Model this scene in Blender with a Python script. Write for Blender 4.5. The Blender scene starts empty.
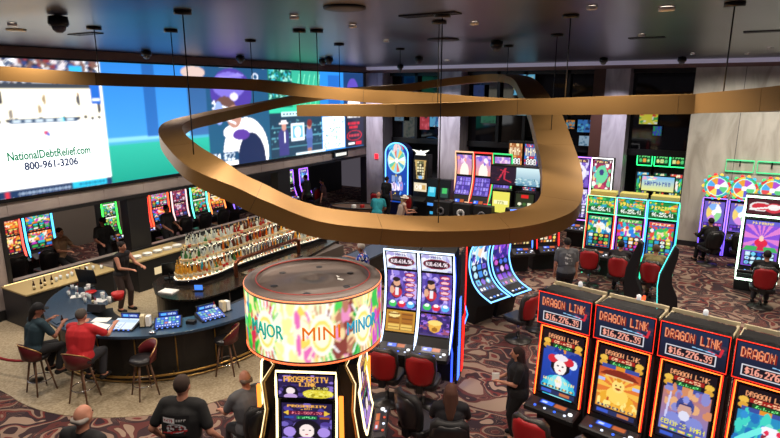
import bpy, bmesh, math, random
import numpy as np
from math import sin, cos, pi, radians, sqrt, atan2
from mathutils import Vector, Matrix, Euler
random.seed(7)
SC = bpy.context.scene
COL = SC.collection

# ------------------------------------------------------------------ materials
MATS = {}
def lin(c):
    if isinstance(c, str):
        c = [int(c[i:i+2], 16)/255 for i in (0, 2, 4)]
    return tuple((x/12.92 if x <= .04045 else ((x+.055)/1.055)**2.4) for x in c)
def mat(name, color='808080', rough=.6, metal=0., emit=None, strength=1., sample=True, coat=0.):
    if name in MATS: return MATS[name]
    m = bpy.data.materials.new(name); m.use_nodes = True
    b = m.node_tree.nodes['Principled BSDF']
    b.inputs['Base Color'].default_value = (*lin(color), 1)
    b.inputs['Roughness'].default_value = rough
    b.inputs['Metallic'].default_value = metal
    if coat: b.inputs['Coat Weight'].default_value = coat
    if emit:
        b.inputs['Emission Color'].default_value = (*lin(emit), 1)
        b.inputs['Emission Strength'].default_value = strength
        if not sample: m.cycles.emission_sampling = 'NONE'
    MATS[name] = m
    return m
def screen_mat(name, strength, sample):
    m = bpy.data.materials.new(name); m.use_nodes = True
    nt = m.node_tree; b = nt.nodes['Principled BSDF']
    a = nt.nodes.new('ShaderNodeAttribute'); a.attribute_name = 'Picture'
    b.inputs['Base Color'].default_value = (.01, .01, .012, 1)
    b.inputs['Roughness'].default_value = .3
    nt.links.new(a.outputs['Color'], b.inputs['Emission Color'])
    b.inputs['Emission Strength'].default_value = strength
    if not sample: m.cycles.emission_sampling = 'NONE'
    MATS[name] = m
    return m
screen_mat('screen', 1.1, False)
screen_mat('screen_soft', .55, False)
screen_mat('video_wall_glow', 1.45, True)
def nodes_mat(name, build, rough=.6, metal=0.):
    m = bpy.data.materials.new(name); m.use_nodes = True
    nt = m.node_tree; b = nt.nodes['Principled BSDF']
    b.inputs['Roughness'].default_value = rough; b.inputs['Metallic'].default_value = metal
    build(nt, b); MATS[name] = m
    return m
def N(nt, t, **kw):
    n = nt.nodes.new(t)
    for k, v in kw.items():
        if k in n.inputs: n.inputs[k].default_value = v
        else: setattr(n, k, v)
    return n
def ramp(nt, fac, stops, interp='LINEAR'):
    r = nt.nodes.new('ShaderNodeValToRGB'); r.color_ramp.interpolation = interp
    el = r.color_ramp.elements
    while len(el) > 1: el.remove(el[-1])
    el[0].position = stops[0][0]; el[0].color = (*lin(stops[0][1]), 1)
    for p, c in stops[1:]:
        e = el.new(p); e.color = (*lin(c), 1)
    nt.links.new(fac, r.inputs['Fac'])
    return r
def carpet(nt, b):
    tc = N(nt, 'ShaderNodeTexCoord')
    mp = N(nt, 'ShaderNodeMapping'); mp.inputs['Scale'].default_value = (1, 1.25, 1); mp.inputs['Rotation'].default_value = (0, 0, .5)
    nt.links.new(tc.outputs['Object'], mp.inputs['Vector'])
    n1 = N(nt, 'ShaderNodeTexNoise', Scale=1.5, Detail=1.0, Distortion=.9)
    n1.inputs['Roughness'].default_value = .45
    nt.links.new(mp.outputs['Vector'], n1.inputs['Vector'])
    r = ramp(nt, n1.outputs['Fac'], [(0, '96806f'), (.37, '5a2c2a'), (.44, '352126'), (.51, '8f7768'), (.555, '6b2a28'), (.60, '2e1c25'), (.685, '9a8272')], 'CONSTANT')
    # thin contour lines inside the dark petals
    w = N(nt, 'ShaderNodeMath', operation='MULTIPLY'); nt.links.new(n1.outputs['Fac'], w.inputs[0]); w.inputs[1].default_value = 55
    f = N(nt, 'ShaderNodeMath', operation='FRACT'); nt.links.new(w.outputs[0], f.inputs[0])
    g = N(nt, 'ShaderNodeMath', operation='GREATER_THAN'); nt.links.new(f.outputs[0], g.inputs[0]); g.inputs[1].default_value = .8
    n2 = N(nt, 'ShaderNodeTexNoise', Scale=.9, Detail=0.)
    nt.links.new(mp.outputs['Vector'], n2.inputs['Vector'])
    g2 = N(nt, 'ShaderNodeMath', operation='GREATER_THAN'); nt.links.new(n2.outputs['Fac'], g2.inputs[0]); g2.inputs[1].default_value = .52
    mu = N(nt, 'ShaderNodeMath', operation='MULTIPLY'); nt.links.new(g.outputs[0], mu.inputs[0]); nt.links.new(g2.outputs[0], mu.inputs[1])
    m3 = N(nt, 'ShaderNodeMath', operation='MULTIPLY'); nt.links.new(mu.outputs[0], m3.inputs[0]); m3.inputs[1].default_value = .45
    mx = N(nt, 'ShaderNodeMix', data_type='RGBA')
    nt.links.new(m3.outputs[0], mx.inputs[0]); nt.links.new(r.outputs['Color'], mx.inputs[6]); mx.inputs[7].default_value = (*lin('9c8070'), 1)
    nt.links.new(mx.outputs[2], b.inputs['Base Color'])
nodes_mat('patterned_carpet', carpet, .95)
def speckle(c1, c2, sc, big=None):
    def f(nt, b):
        tc = N(nt, 'ShaderNodeTexCoord')
        n = N(nt, 'ShaderNodeTexNoise', Scale=sc, Detail=3.)
        nt.links.new(tc.outputs['Object'], n.inputs['Vector'])
        r = ramp(nt, n.outputs['Fac'], [(.35, c1), (.65, c2)])
        nt.links.new(r.outputs['Color'], b.inputs['Base Color'])
    return f
nodes_mat('bar_floor_tile', speckle('948468', 'b5a68c', 22), .5)
nodes_mat('worktop_stone', speckle('26394e', '34495f', 30), .28)
nodes_mat('dark_marble', speckle('14110f', '2c2622', 9), .2)
nodes_mat('taupe_wall', speckle('968a86', 'a89c95', 1.2), .5)
nodes_mat('dark_ceiling', speckle('353540', '3c3c4c', .6), .33)
def stone(c1, c2, c3):
    def f(nt, b):
        tc = N(nt, 'ShaderNodeTexCoord')
        mp = N(nt, 'ShaderNodeMapping'); mp.inputs['Scale'].default_value = (1.3, 1.3, .35)
        nt.links.new(tc.outputs['Object'], mp.inputs['Vector'])
        n = N(nt, 'ShaderNodeTexNoise', Scale=1.6, Detail=5., Distortion=1.)
        nt.links.new(mp.outputs['Vector'], n.inputs['Vector'])
        r = ramp(nt, n.outputs['Fac'], [(.3, c1), (.5, c2), (.7, c3)])
        nt.links.new(r.outputs['Color'], b.inputs['Base Color'])
    return f
nodes_mat('veined_stone', stone('9a9388', 'b4ada2', 'c2bbb0'), .16)
nodes_mat('column_stone', stone('958f98', 'b0aab4', 'c2bdc6'), .25)
def brushed(nt, b):
    tc = N(nt, 'ShaderNodeTexCoord')
    n = N(nt, 'ShaderNodeTexNoise', Scale=.8, Detail=2.)
    nt.links.new(tc.outputs['Object'], n.inputs['Vector'])
    r = ramp(nt, n.outputs['Fac'], [(.3, '8c6a3c'), (.7, '9e7a48')])
    nt.links.new(r.outputs['Color'], b.inputs['Base Color'])
nodes_mat('bronze', brushed, .45, .6)
mat('black', '0b0b0e', .35); mat('soft_black', '131316', .6); mat('gloss_black', '060608', .25)
mat('dark_grey', '2b2b30', .5); mat('gunmetal', '4a4745', .35, .6); mat('brown_grey', '6a5e58', .5, .1)
mat('mid_grey', '6a6a70', .5); mat('chrome', 'c8c8cc', .18, 1.); mat('brass', 'b08a4a', .3, .9)
mat('gold_trim', 'd8b070', .3, .8); mat('copper', '9a5b42', .28, .9)
mat('red_vinyl', 'a51a20', .42); mat('dark_red_vinyl', '5a151c', .4); mat('black_vinyl', '1b1a1d', .35)
mat('walnut', '6b4a34', .5); mat('cream', 'd9cba8', .6); mat('white', 'e6e6e6', .5); mat('paper', 'f2f2ee', .7)
mat('red_plastic', 'c01818', .4); mat('skin', 'b98068', .6); mat('skin_dark', '8c5a46', .6)
mat('lip', '8a4a42', .6); mat('eye', '0a0a0a', .2)
mat('dark_glass', '050507', .05)
def glow(c, s=1.5, sample=False):
    return mat('glow_%s_%d' % (c, int(s*10)), '101010', .4, 0, c, s, sample)
def fabric(c):
    return mat('cloth_' + c, c, .85)
def glassy(c, e=.0):
    m = mat('bottle_glass_' + c, c, .08, 0, c if e else None, e, False)
    return m

# ------------------------------------------------------------------ mesh building
class MB:
    def __init__(s): s.v = []; s.f = []; s.m = []; s.sm = []
    def add(s, vs, fs, mi=0, smooth=False):
        o = len(s.v); s.v += [tuple(v) for v in vs]
        for f in fs: s.f.append([i+o for i in f]); s.m.append(mi); s.sm.append(smooth)
        return s
    def box(s, x0, y0, z0, x1, y1, z1, mi=0):
        v = [(x, y, z) for z in (z0, z1) for y in (y0, y1) for x in (x0, x1)]
        return s.add(v, [(0, 2, 3, 1), (4, 5, 7, 6), (0, 1, 5, 4), (2, 6, 7, 3), (0, 4, 6, 2), (1, 3, 7, 5)], mi)
    def cbox(s, c, d, mi=0):
        return s.box(c[0]-d[0]/2, c[1]-d[1]/2, c[2]-d[2]/2, c[0]+d[0]/2, c[1]+d[1]/2, c[2]+d[2]/2, mi)
    def prism_x(s, prof, x0, x1, mi=0):   # prof: (y,z) polygon
        n = len(prof)
        v = [(x0, y, z) for y, z in prof] + [(x1, y, z) for y, z in prof]
        fs = [tuple(range(n)), tuple(range(2*n-1, n-1, -1))] + [(i, i+n, (i+1) % n+n, (i+1) % n) for i in range(n)]
        return s.add(v, fs, mi)
    def prism_z(s, prof, z0, z1, mi=0):
        n = len(prof)
        v = [(x, y, z0) for x, y in prof] + [(x, y, z1) for x, y in prof]
        fs = [tuple(range(n-1, -1, -1)), tuple(range(n, 2*n))] + [(i, (i+1) % n, (i+1) % n+n, i+n) for i in range(n)]
        return s.add(v, fs, mi)
    def lathe(s, prof, c=(0, 0, 0), seg=20, mi=0, smooth=True, a0=0, a1=2*pi):
        full = abs(a1-a0-2*pi) < 1e-6
        k = seg if full else seg+1
        v = []
        for r, z in prof:
            for i in range(k):
                a = a0+(a1-a0)*i/seg; v.append((c[0]+r*cos(a), c[1]+r*sin(a), c[2]+z))
        fs = []
        for j in range(len(prof)-1):
            for i in range(seg):
                i2 = (i+1) % k
                fs.append((j*k+i, j*k+i2, (j+1)*k+i2, (j+1)*k+i))
        if full:
            if prof[0][0] > 1e-5: fs.append(tuple(range(k-1, -1, -1)))
            if prof[-1][0] > 1e-5: fs.append(tuple((len(prof)-1)*k+i for i in range(k)))
        return s.add(v, fs, mi, smooth)
    def cyl(s, c, r, h, seg=16, mi=0, r2=None):
        return s.lathe([(r, 0), (r if r2 is None else r2, h)], c, seg, mi, True)
    def tube(s, pts, r, seg=8, mi=0, closed=False):
        pts = [Vector(p) for p in pts]; n = len(pts)
        rs = r if isinstance(r, (list, tuple)) else [r]*n
        v = []; up = Vector((0, 0, 1)); prev = None
        for i, p in enumerate(pts):
            a = pts[i-1] if (i > 0 or closed) else p; b = pts[(i+1) % n] if (i < n-1 or closed) else p
            t = (b-a).normalized() if (b-a).length > 1e-9 else Vector((0, 0, 1))
            if prev is None:
                u = t.cross(up)
                if u.length < .05: u = t.cross(Vector((0, 1, 0)))
                u.normalize()
            else:
                u = (prev-t*prev.dot(t))
                if u.length < 1e-4: u = t.cross(Vector((1, 0, 0)))
                u.normalize()
            prev = u; w = t.cross(u)
            for k in range(seg):
                q = 2*pi*k/seg; v.append(p+u*(rs[i]*cos(q))+w*(rs[i]*sin(q)))
        fs = []
        for i in range(n if closed else n-1):
            j = (i+1) % n
            for k in range(seg):
                k2 = (k+1) % seg; fs.append((i*seg+k, i*seg+k2, j*seg+k2, j*seg+k))
        if not closed:
            fs.append(tuple(range(seg-1, -1, -1))); fs.append(tuple((n-1)*seg+k for k in range(seg)))
        return s.add(v, fs, mi, True)
    def ball(s, c, r, mi=0, seg=12, rings=8, rot=None):
        r = (r, r, r) if not isinstance(r, (list, tuple)) else r
        v = []; 
        for j in range(rings+1):
            t = pi*j/rings
            for i in range(seg):
                a = 2*pi*i/seg
                p = Vector((r[0]*sin(t)*cos(a), r[1]*sin(t)*sin(a), r[2]*cos(t)))
                if rot is not None: p = rot @ p
                v.append(p+Vector(c))
        fs = [(j*seg+i, (j+1)*seg+i, (j+1)*seg+(i+1) % seg, j*seg+(i+1) % seg) for j in range(rings) for i in range(seg)]
        return s.add(v, fs, mi, True)
    def capsule(s, a, b, ra, rb, mi=0, seg=12):
        a = Vector(a); b = Vector(b); t = (b-a)
        if t.length < 1e-6: return s.ball(a, ra, mi)
        t.normalize(); pts = []; rs = []
        for q in (85, 60, 30): pts.append(a-t*ra*sin(radians(q))); rs.append(ra*cos(radians(q)))
        pts.append(a); rs.append(ra); pts.append(b); rs.append(rb)
        for q in (30, 60, 85): pts.append(b+t*rb*sin(radians(q))); rs.append(rb*cos(radians(q)))
        return s.tube(pts, rs, seg, mi)
    def xf(s, M, i0=0):
        s.v = s.v[:i0]+[tuple(M @ Vector(p)) for p in s.v[i0:]]
        return s
    def mesh(s, name, mats):
        me = bpy.data.meshes.new(name); me.from_pydata(s.v, [], s.f)
        for m in mats: me.materials.append(MATS[m] if isinstance(m, str) else m)
        me.polygons.foreach_set('material_index', s.m); me.polygons.foreach_set('use_smooth', s.sm)
        bm = bmesh.new(); bm.from_mesh(me); bmesh.ops.recalc_face_normals(bm, faces=bm.faces); bm.to_mesh(me); bm.free()
        me.update(); return me
    def build(s, name, mats, parent=None, bevel=0.):
        if not isinstance(mats, (list, tuple)): mats = [mats]
        o = bpy.data.objects.new(name, s.mesh(name, mats)); COL.objects.link(o); o.parent = parent
        if bevel:
            m = o.modifiers.new('bevel', 'BEVEL'); m.width = bevel; m.segments = 2; m.limit_method = 'ANGLE'
        return o
def tag(o, label=None, cat=None, group=None, kind=None):
    if label: o['label'] = label
    if cat: o['category'] = cat
    if group: o['group'] = group
    if kind: o['kind'] = kind
    return o
def thing(name, label, cat, loc=(0, 0, 0), rz=0, group=None):
    o = bpy.data.objects.new(name, None); COL.objects.link(o); o.empty_display_size = .2
    o.location = loc; o.rotation_euler = (0, 0, radians(rz))
    return tag(o, label, cat, group)
def struct(mb, name, mats, bevel=0.):
    return tag(mb.build(name, mats, None, bevel), kind='structure')
def copy_tree(o, loc, rz, label, group=None):
    r = o.copy(); COL.objects.link(r); r.location = loc; r.rotation_euler = (0, 0, radians(rz)); r['label'] = label
    if group: r['group'] = group
    def rec(src, dst):
        for ch in list(src.children):
            c = ch.copy(); COL.objects.link(c); c.parent = dst; rec(ch, c)
    rec(o, r)
    return r
def eval_mesh(o, name):
    bpy.context.view_layer.update()
    dg = bpy.context.evaluated_depsgraph_get()
    me = bpy.data.meshes.new_from_object(o.evaluated_get(dg)); me.name = name
    return me
def spline(P, n=8, closed=False):
    out = []; m = len(P)
    rng = range(m if closed else m-1)
    def g(i): return np.array(P[i % m] if closed else P[max(0, min(m-1, i))], float)
    for i in rng:
        a, b, c, d = g(i-1), g(i), g(i+1), g(i+2)
        for k in range(n):
            t = k/n
            out.append(.5*((2*b)+(-a+c)*t+(2*a-5*b+4*c-d)*t*t+(-a+3*b-3*c+d)*t**3))
    if not closed: out.append(g(m-1))
    return out

# ------------------------------------------------------------------ pictures for screens
FONT = dict(A='7E1111117E', B='7F49494936', C='3E41414122', D='7F4141221C', E='7F49494941', F='7F09090901', G='3E4149497A', H='7F0808087F', I='00417F4100', J='2040413F01', K='7F08142241', L='7F40404040', M='7F020C027F', N='7F0408107F', O='3E4141413E', P='7F09090906', Q='3E4151215E', R='7F09192946', S='4649494931', T='01017F0101', U='3F4040403F', V='1F2040201F', W='3F4038403F', X='6314081463', Y='0708700807', Z='6151494543')
FONT.update({'0': '3E5149453E', '1': '00427F4000', '2': '4261514946', '3': '2141454B31', '4': '1814127F10', '5': '2745454539', '6': '3C4A494930', '7': '0171090503', '8': '3649494936', '9': '064949291E', '$': '242A7F2A12', '.': '0060600000', ',': '0050300000', '-': '0808080808', ' ': '0000000000', '*': '082A1C2A08'})
class Cv:
    def __init__(s, w, h, bg='000000'):
        s.w, s.h = w, h; s.a = np.zeros((h, w, 3)); s.a[:] = lin(bg)
        s.X, s.Y = np.meshgrid((np.arange(w)+.5)/w, (np.arange(h)+.5)/h)
    def rect(s, x0, y0, x1, y1, c):
        s.a[(s.X >= x0) & (s.X < x1) & (s.Y >= y0) & (s.Y < y1)] = lin(c); return s
    def grad(s, x0, y0, x1, y1, c0, c1):
        m = (s.X >= x0) & (s.X < x1) & (s.Y >= y0) & (s.Y < y1); t = ((s.Y-y0)/(y1-y0))[m][:, None]
        s.a[m] = np.array(lin(c0))*(1-t)+np.array(lin(c1))*t; return s
    def ell(s, cx, cy, rx, ry, c):
        s.a[((s.X-cx)/rx)**2+((s.Y-cy)/ry)**2 < 1] = lin(c); return s
    def ring(s, cx, cy, rx, ry, t, c):
        d = np.sqrt(((s.X-cx)/rx)**2+((s.Y-cy)/ry)**2); s.a[(d < 1) & (d > 1-t)] = lin(c); return s
    def wheel(s, cx, cy, rx, ry, cols, r0=0., rot=0.):
        dx = (s.X-cx)/rx; dy = (s.Y-cy)/ry; d = np.sqrt(dx*dx+dy*dy); an = (np.arctan2(dy, dx)+rot) % (2*pi)
        k = (an/(2*pi)*len(cols)).astype(int) % len(cols); m = (d < 1) & (d >= r0)
        s.a[m] = np.array([lin(c) for c in cols])[k[m]]; return s
    def rays(s, cx, cy, x0, y0, x1, y1, n, c1, c2, asp=1.):
        m = (s.X >= x0) & (s.X < x1) & (s.Y >= y0) & (s.Y < y1)
        an = np.arctan2((s.Y-cy)/asp, s.X-cx); k = ((an/(2*pi)*n) % 1 > .5)
        s.a[m & k] = lin(c1); s.a[m & ~k] = lin(c2); return s
    def line(s, x0, y0, x1, y1, t, c):
        L = (x1-x0)**2+(y1-y0)**2; u = np.clip(((s.X-x0)*(x1-x0)+(s.Y-y0)*(y1-y0))/L, 0, 1)
        s.a[np.hypot(s.X-x0-u*(x1-x0), s.Y-y0-u*(y1-y0)) < t] = lin(c); return s
    def poly(s, P, c):
        ins = np.zeros(s.X.shape, bool); n = len(P)
        for i in range(n):
            xa, ya = P[i]; xb, yb = P[(i+1) % n]
            if ya == yb: continue
            cnd = ((ya > s.Y) != (yb > s.Y)) & (s.X < (xb-xa)*(s.Y-ya)/(yb-ya)+xa)
            ins ^= cnd
        s.a[ins] = lin(c); return s
    def blobs(s, x0, y0, x1, y1, n, cols, r, seed=0, asp=1.):
        R = random.Random(seed)
        for _ in range(n):
            s.ell(R.uniform(x0, x1), R.uniform(y0, y1), r*R.uniform(.5, 1.4), r*asp*R.uniform(.5, 1.4), R.choice(cols))
        return s
    def cells(s, x0, y0, x1, y1, nx, ny, cols, seed=0, gap=.15, bg=None):
        R = random.Random(seed)
        if bg: s.rect(x0, y0, x1, y1, bg)
        for i in range(nx):
            for j in range(ny):
                cw = (x1-x0)/nx; ch = (y1-y0)/ny; a = x0+cw*i; b = y0+ch*j
                c = R.choice(cols)
                if R.random() < .5: s.rect(a+cw*gap, b+ch*gap, a+cw*(1-gap), b+ch*(1-gap), c)
                else: s.ell(a+cw/2, b+ch/2, cw*(.5-gap), ch*(.5-gap), c)
                if R.random() < .5: s.ell(a+cw/2, b+ch/2, cw*.18, ch*.2, R.choice(cols))
        return s
    def text(s, t, x, y, hgt, c, wid=None, bold=False, center=False):
        """x,y lower-left in 0..1; hgt glyph height in 0..1; wid total width."""
        n = len(t)*6-1; wid = wid or hgt*n/7*s.h/s.w
        if center: x -= wid/2
        u = (s.X-x)/wid*n; v = (s.Y-y)/hgt*7
        m = (u >= 0) & (u < n) & (v >= 0) & (v < 7); ui = u[m].astype(int); vi = 6-v[m].astype(int)
        bits = np.zeros((n+1, 7), bool)
        for k, ch in enumerate(t.upper()):
            g = FONT.get(ch, '0000000000')
            for q in range(5):
                b = int(g[2*q:2*q+2], 16)
                for r in range(7):
                    if b >> r & 1:
                        bits[k*6+q, r] = True
                        if bold: bits[k*6+q+1, r] = True
        on = bits[ui, vi]; idx = np.argwhere(m)[on]
        s.a[idx[:, 0], idx[:, 1]] = lin(c); return s
    def scrib(s, t, x, y, hgt, c, wid=.5, bold=False):
        """unreadable letter-like strokes"""
        n = len(t); R = random.Random(n*7+int(x*100)+int(hgt*1000))
        for k in range(n):
            a = x+wid*k/n; b = a+wid/n*.72; m = R.uniform(.3, .7)
            s.rect(a, y, a+wid/n*.24, y+hgt, c); s.rect(a, y+hgt*m, b, y+hgt*(m+.22), c)
            if R.random() < .6: s.rect(b-wid/n*.2, y+(hgt*m if R.random() < .5 else 0), b, y+hgt*(1 if R.random() < .5 else m), c)
        return s
    def blur(s, n=1):
        for _ in range(n): s.a = (s.a+np.roll(s.a, 1, 0)+np.roll(s.a, -1, 0)+np.roll(s.a, 1, 1)+np.roll(s.a, -1, 1))/5
        return s
    def speck(s, amt, seed=1, x0=0, y0=0, x1=1, y1=1):
        R = np.random.RandomState(seed); m = (s.X >= x0) & (s.X < x1) & (s.Y >= y0) & (s.Y < y1)
        s.a[m] *= (1+amt*(R.rand(m.sum(), 1)*2-1)); return s
def screen(cv, fn, name='screen', parent=None, m='screen'):
    """fn maps arrays s,t in 0..1 to a point; returns a grid mesh coloured by the picture."""
    w, h = cv.w, cv.h
    vs = [fn(i/(w-1), j/(h-1)) for j in range(h) for i in range(w)]
    fs = [(j*w+i, j*w+i+1, (j+1)*w+i+1, (j+1)*w+i) for j in range(h-1) for i in range(w-1)]
    me = bpy.data.meshes.new(name); me.from_pydata(vs, [], fs); me.materials.append(MATS[m])
    a = me.color_attributes.new('Picture', 'FLOAT_COLOR', 'POINT')
    buf = np.ones((h*w, 4), np.float32); buf[:, :3] = cv.a.reshape(-1, 3); a.data.foreach_set('color', buf.ravel())
    me.update()
    o = bpy.data.objects.new(name, me); COL.objects.link(o); o.parent = parent
    return o
def lettering(txt, size, m, parent, loc=(0, 0, 0), rot=(pi/2, 0, 0), depth=.004, bold=.0, warp=None, width=None, name='lettering', align='CENTER'):
    cu = bpy.data.curves.new('t', 'FONT'); cu.body = txt; cu.size = size; cu.extrude = depth; cu.offset = bold
    cu.align_x = align; cu.align_y = 'CENTER'; cu.resolution_u = 3
    o = bpy.data.objects.new('t', cu); COL.objects.link(o)
    me = eval_mesh(o, name); bpy.data.objects.remove(o)
    v = np.array([x.co[:] for x in me.vertices])
    if width:
        w0 = v[:, 0].max()-v[:, 0].min(); v[:, 0] *= width/w0
    M = Matrix.Translation(loc) @ Euler(rot).to_matrix().to_4x4()
    for i, x in enumerate(me.vertices):
        x.co = warp(v[i]) if warp else M @ Vector(v[i])
    me.materials.clear(); me.materials.append(m if not isinstance(m, str) else MATS[m])
    o = bpy.data.objects.new(name, me); COL.objects.link(o); o.parent = parent
    return o

# ================================================================== SETTING
WX, WY, CZ = -15.46, 23.8, 6.86
struct(MB().box(-24, -5, -.1, 10, 28, 0), 'floor', 'patterned_carpet')
struct(MB().box(WX, -5, CZ, 10, 26.5, CZ+.15), 'ceiling', 'dark_ceiling')
# carpet-free round tiled floor of the bar
mb = MB(); pr = [(-10.95+3.52*cos(a), 8.12+3.52*sin(a)) for a in [radians(-97+i*4) for i in range(25)]]
pr += [(-7.43, 15.5), (-15.4, 15.5), (-15.42, 4.62)]
mb.prism_z(pr, .001, .012); struct(mb, 'floor_tiles', 'bar_floor_tile')
# left wall: solid stretch, low wall, header, piers
mb = MB()
mb.box(WX-.35, -5, 0, WX, 6.72, 3.1); mb.box(WX-.35, 6.72, 0, WX, 16.95, .92)
mb.box(WX-.35, 6.72, 2.62, WX, 23.8, 3.1); mb.box(WX-.35, -5, 3.1, WX, 26.2, CZ)
struct(mb, 'wall_left', 'taupe_wall')
mb = MB(); mb.box(WX-.36, 10.2, .92, WX+.01, 10.9, 2.62); mb.box(WX-.36, 16.9, 0, WX+.01, 17.65, 2.62); mb.box(WX-.36, 23.42, 0, WX+.01, 23.8, 3.1)
struct(mb, 'wall_piers', 'soft_black')
mb = MB(); mb.box(WX, 6.7, .86, WX+.05, 16.9, .96); mb.box(WX, 6.7, 2.56, WX+.04, 23.5, 2.66); mb.box(WX, 6.66, .86, WX+.05, 6.76, 2.66)
struct(mb, 'trim_1', 'soft_black')
struct(MB().box(WX, -5, 0, WX+.04, 6.66, .28), 'baseboard_left', 'soft_black')
mb = MB(); 
for k in range(13): mb.box(WX, 6.9+k*1.3, 2.68, WX+.012, 8.17+k*1.3, 3.04)
struct(mb, 'trim_2', 'taupe_wall', .004)
nodes_mat('cornice_brown', speckle('6b5049', '7a5d54', 1.), .5)
mb = MB(); mb.box(WX, -5, 6.62, WX+.14, 23.8, 6.84); mb.box(WX+.1, 23.5, 6.58, 10, 23.8, 6.72)
struct(mb, 'trim_3', 'cornice_brown')
struct(MB().box(WX+.1, 23.3, 6.72, 10, 23.8, 6.86), 'trim_4', mat('cove_white', 'c8c4d0', .6, 0, 'b0a8c4', .3))
# the room beyond the openings
mb = MB(); mb.box(-21, 3, 0, -20.8, 27, 3.1)
struct(mb, 'wall_beyond', mat('wall_beyond', '5e564f', .7))
struct(MB().box(-20.8, 3, 3.1, WX-.35, 27, 3.2), 'ceiling_beyond', 'dark_grey')
struct(MB().box(-20.8, 18.3, 0, -19.6, 27, 3.1), 'wall_dark', 'soft_black')
# back wall
mb = MB(); mb.box(WX, 26.0, 0, 10, 26.2, CZ)
struct(mb, 'wall_back_recess', 'soft_black')
mb = MB()
for x0, x1 in ((-15.4, -14.45), (-11.45, -10.38), (-4.33, -3.45)): mb.box(x0, 23.35, 0, x1, 24.4, 6.58)
struct(mb, 'wall_columns', 'column_stone')
struct(MB().box(-4.78, 23.4, 0, -4.34, 24.4, 6.58), 'trim_5', mat('brown_column', '4a302a', .3))
struct(MB().box(-1.3, 23.5, 0, 10, 24.4, 6.58), 'wall_back', 'veined_stone')
mb = MB()
for k in range(7): mb.box(-1.3+k*1.55, 23.494, 0, -1.285+k*1.55, 23.51, 6.58)
struct(mb, 'trim_6', 'dark_grey')
struct(MB().box(WX, 24.2, 3.25, -1.3, 24.4, 3.5), 'trim_7', 'black')
struct(MB().box(-1.3, 23.47, 0, 10, 23.5, .2), 'baseboard_back', 'soft_black')
# dark upper windows with mullions
wn = 0
for x0, x1, ms in ((-14.45, -11.45, (-13.0,)), (-10.38, -4.78, (-8.9, -7.7, -5.9)), (-3.45, -1.3, ())):
    wn += 1
    w = struct(MB().box(x0, 24.28, 3.5, x1, 24.32, 6.58), 'window_%d' % wn, 'dark_glass')
    mb = MB()
    for x in ms: mb.box(x-.07, 24.05, 3.5, x+.07, 24.3, 6.58)
    mb.box(x0, 24.1, 4.95, x1, 24.3, 5.03) if False else None
    mb.box(x0, 24.05, 6.44, x1, 24.3, 6.58)
    mb.build('window_frame', 'black', w)

# ------------------------------------------------------------------ video wall
Y0, Y1, Z0, Z1 = 3.4, 23.44, 3.12, 6.56
tv = thing('video_wall', 'huge curved-corner sports video wall covering the left wall above the bar', 'video wall', (WX, (Y0+Y1)/2, Z0))
tv['label'] = 'huge sports video wall along the left wall above the bar'
YC = (Y0+Y1)/2
MB().box(0, Y0-.08-YC, -.1, .06, Y1+.08-YC, Z1-Z0+.06).build('bezel', 'black', tv)
c = Cv(620, 116, '2f86d8'); U = lambda y: (y-Y0)/(Y1-Y0); V = lambda z: (z-Z0)/(Z1-Z0)
def R_(y0, z0, y1, z1, col): c.rect(U(y0), V(z0), U(y1), V(z1), col)
def E_(y, z, ry, rz, col): c.ell(U(y), V(z), ry/(Y1-Y0), rz/(Z1-Z0), col)
def Ln(y0, z0, y1, z1, t, col):
    n = max(2, int(math.hypot(y1-y0, z1-z0)/.03))
    for i in range(n+1): E_(y0+(y1-y0)*i/n, z0+(z1-z0)*i/n, t, t, col)
R_(Y0, Z0, 9.77, Z1, 'f6f8fa')
c.blobs(0, V(6.0), U(9.7), 1, 900, ['27304e', '7a5b52', 'c9c2c6', '3a4a86', '8a3a3a', '54607a', '20242f'], .0035, 3, 5.0)
R_(Y0, 5.78, 9.7, 5.98, '40454e'); R_(8.9, 6.2, 9.25, 6.4, '37b0e8')
c.rect(0, V(5.0), U(9.72), V(5.82), 'fbf3dc')
E_(7.1, 5.62, .06, .18, '303038'); E_(7.3, 5.2, .05, .12, '8a8078'); E_(8.15, 5.55, .05, .14, 'a08868'); E_(8.0, 5.3, .045, .12, 'a89070')
for y, z in ((9.05, 5.52), (9.62, 5.3), (9.55, 5.6), (6.2, 5.4), (5.4, 5.5)): E_(y, z, .05, .15, '40404c'); E_(y, z+.16, .035, .045, '9a6a50')
R_(9.4, 5.4, 9.7, 6.0, '2468c8'); R_(9.45, 5.48, 9.68, 5.56, 'e8eefc')
for k in range(14): E_(7.0+k*.2, 5.02+.02*(k % 3), .05, .05, '3a3a44')
R_(7.25, 4.95, 8.95, 5.07, '37506e'); R_(8.5, 4.95, 8.6, 5.07, '25c0d8')
for k in range(6): R_(7.32+k*.27, 4.98, 7.5+k*.27, 5.04, 'c8d8e4')
E_(8.08, 4.7, .07, .06, 'd04060'); E_(8.14, 4.66, .06, .05, '5060c0')
R_(6.2, 3.12, 9.77, 3.32, '17345c'); R_(8.6, 3.15, 9.6, 3.32, '28b8d8'); R_(9.62, 3.12, 9.77, 3.3, '203a66'); R_(6.9, 3.12, 7.0, 3.3, 'd03040')
for k in range(16): R_(7.2+k*.085, 3.19, 7.25+k*.085, 3.24, 'a8bcd4')
for k in range(9): R_(8.8+k*.085, 3.2, 8.85+k*.085, 3.26, '0c5a88')
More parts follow.
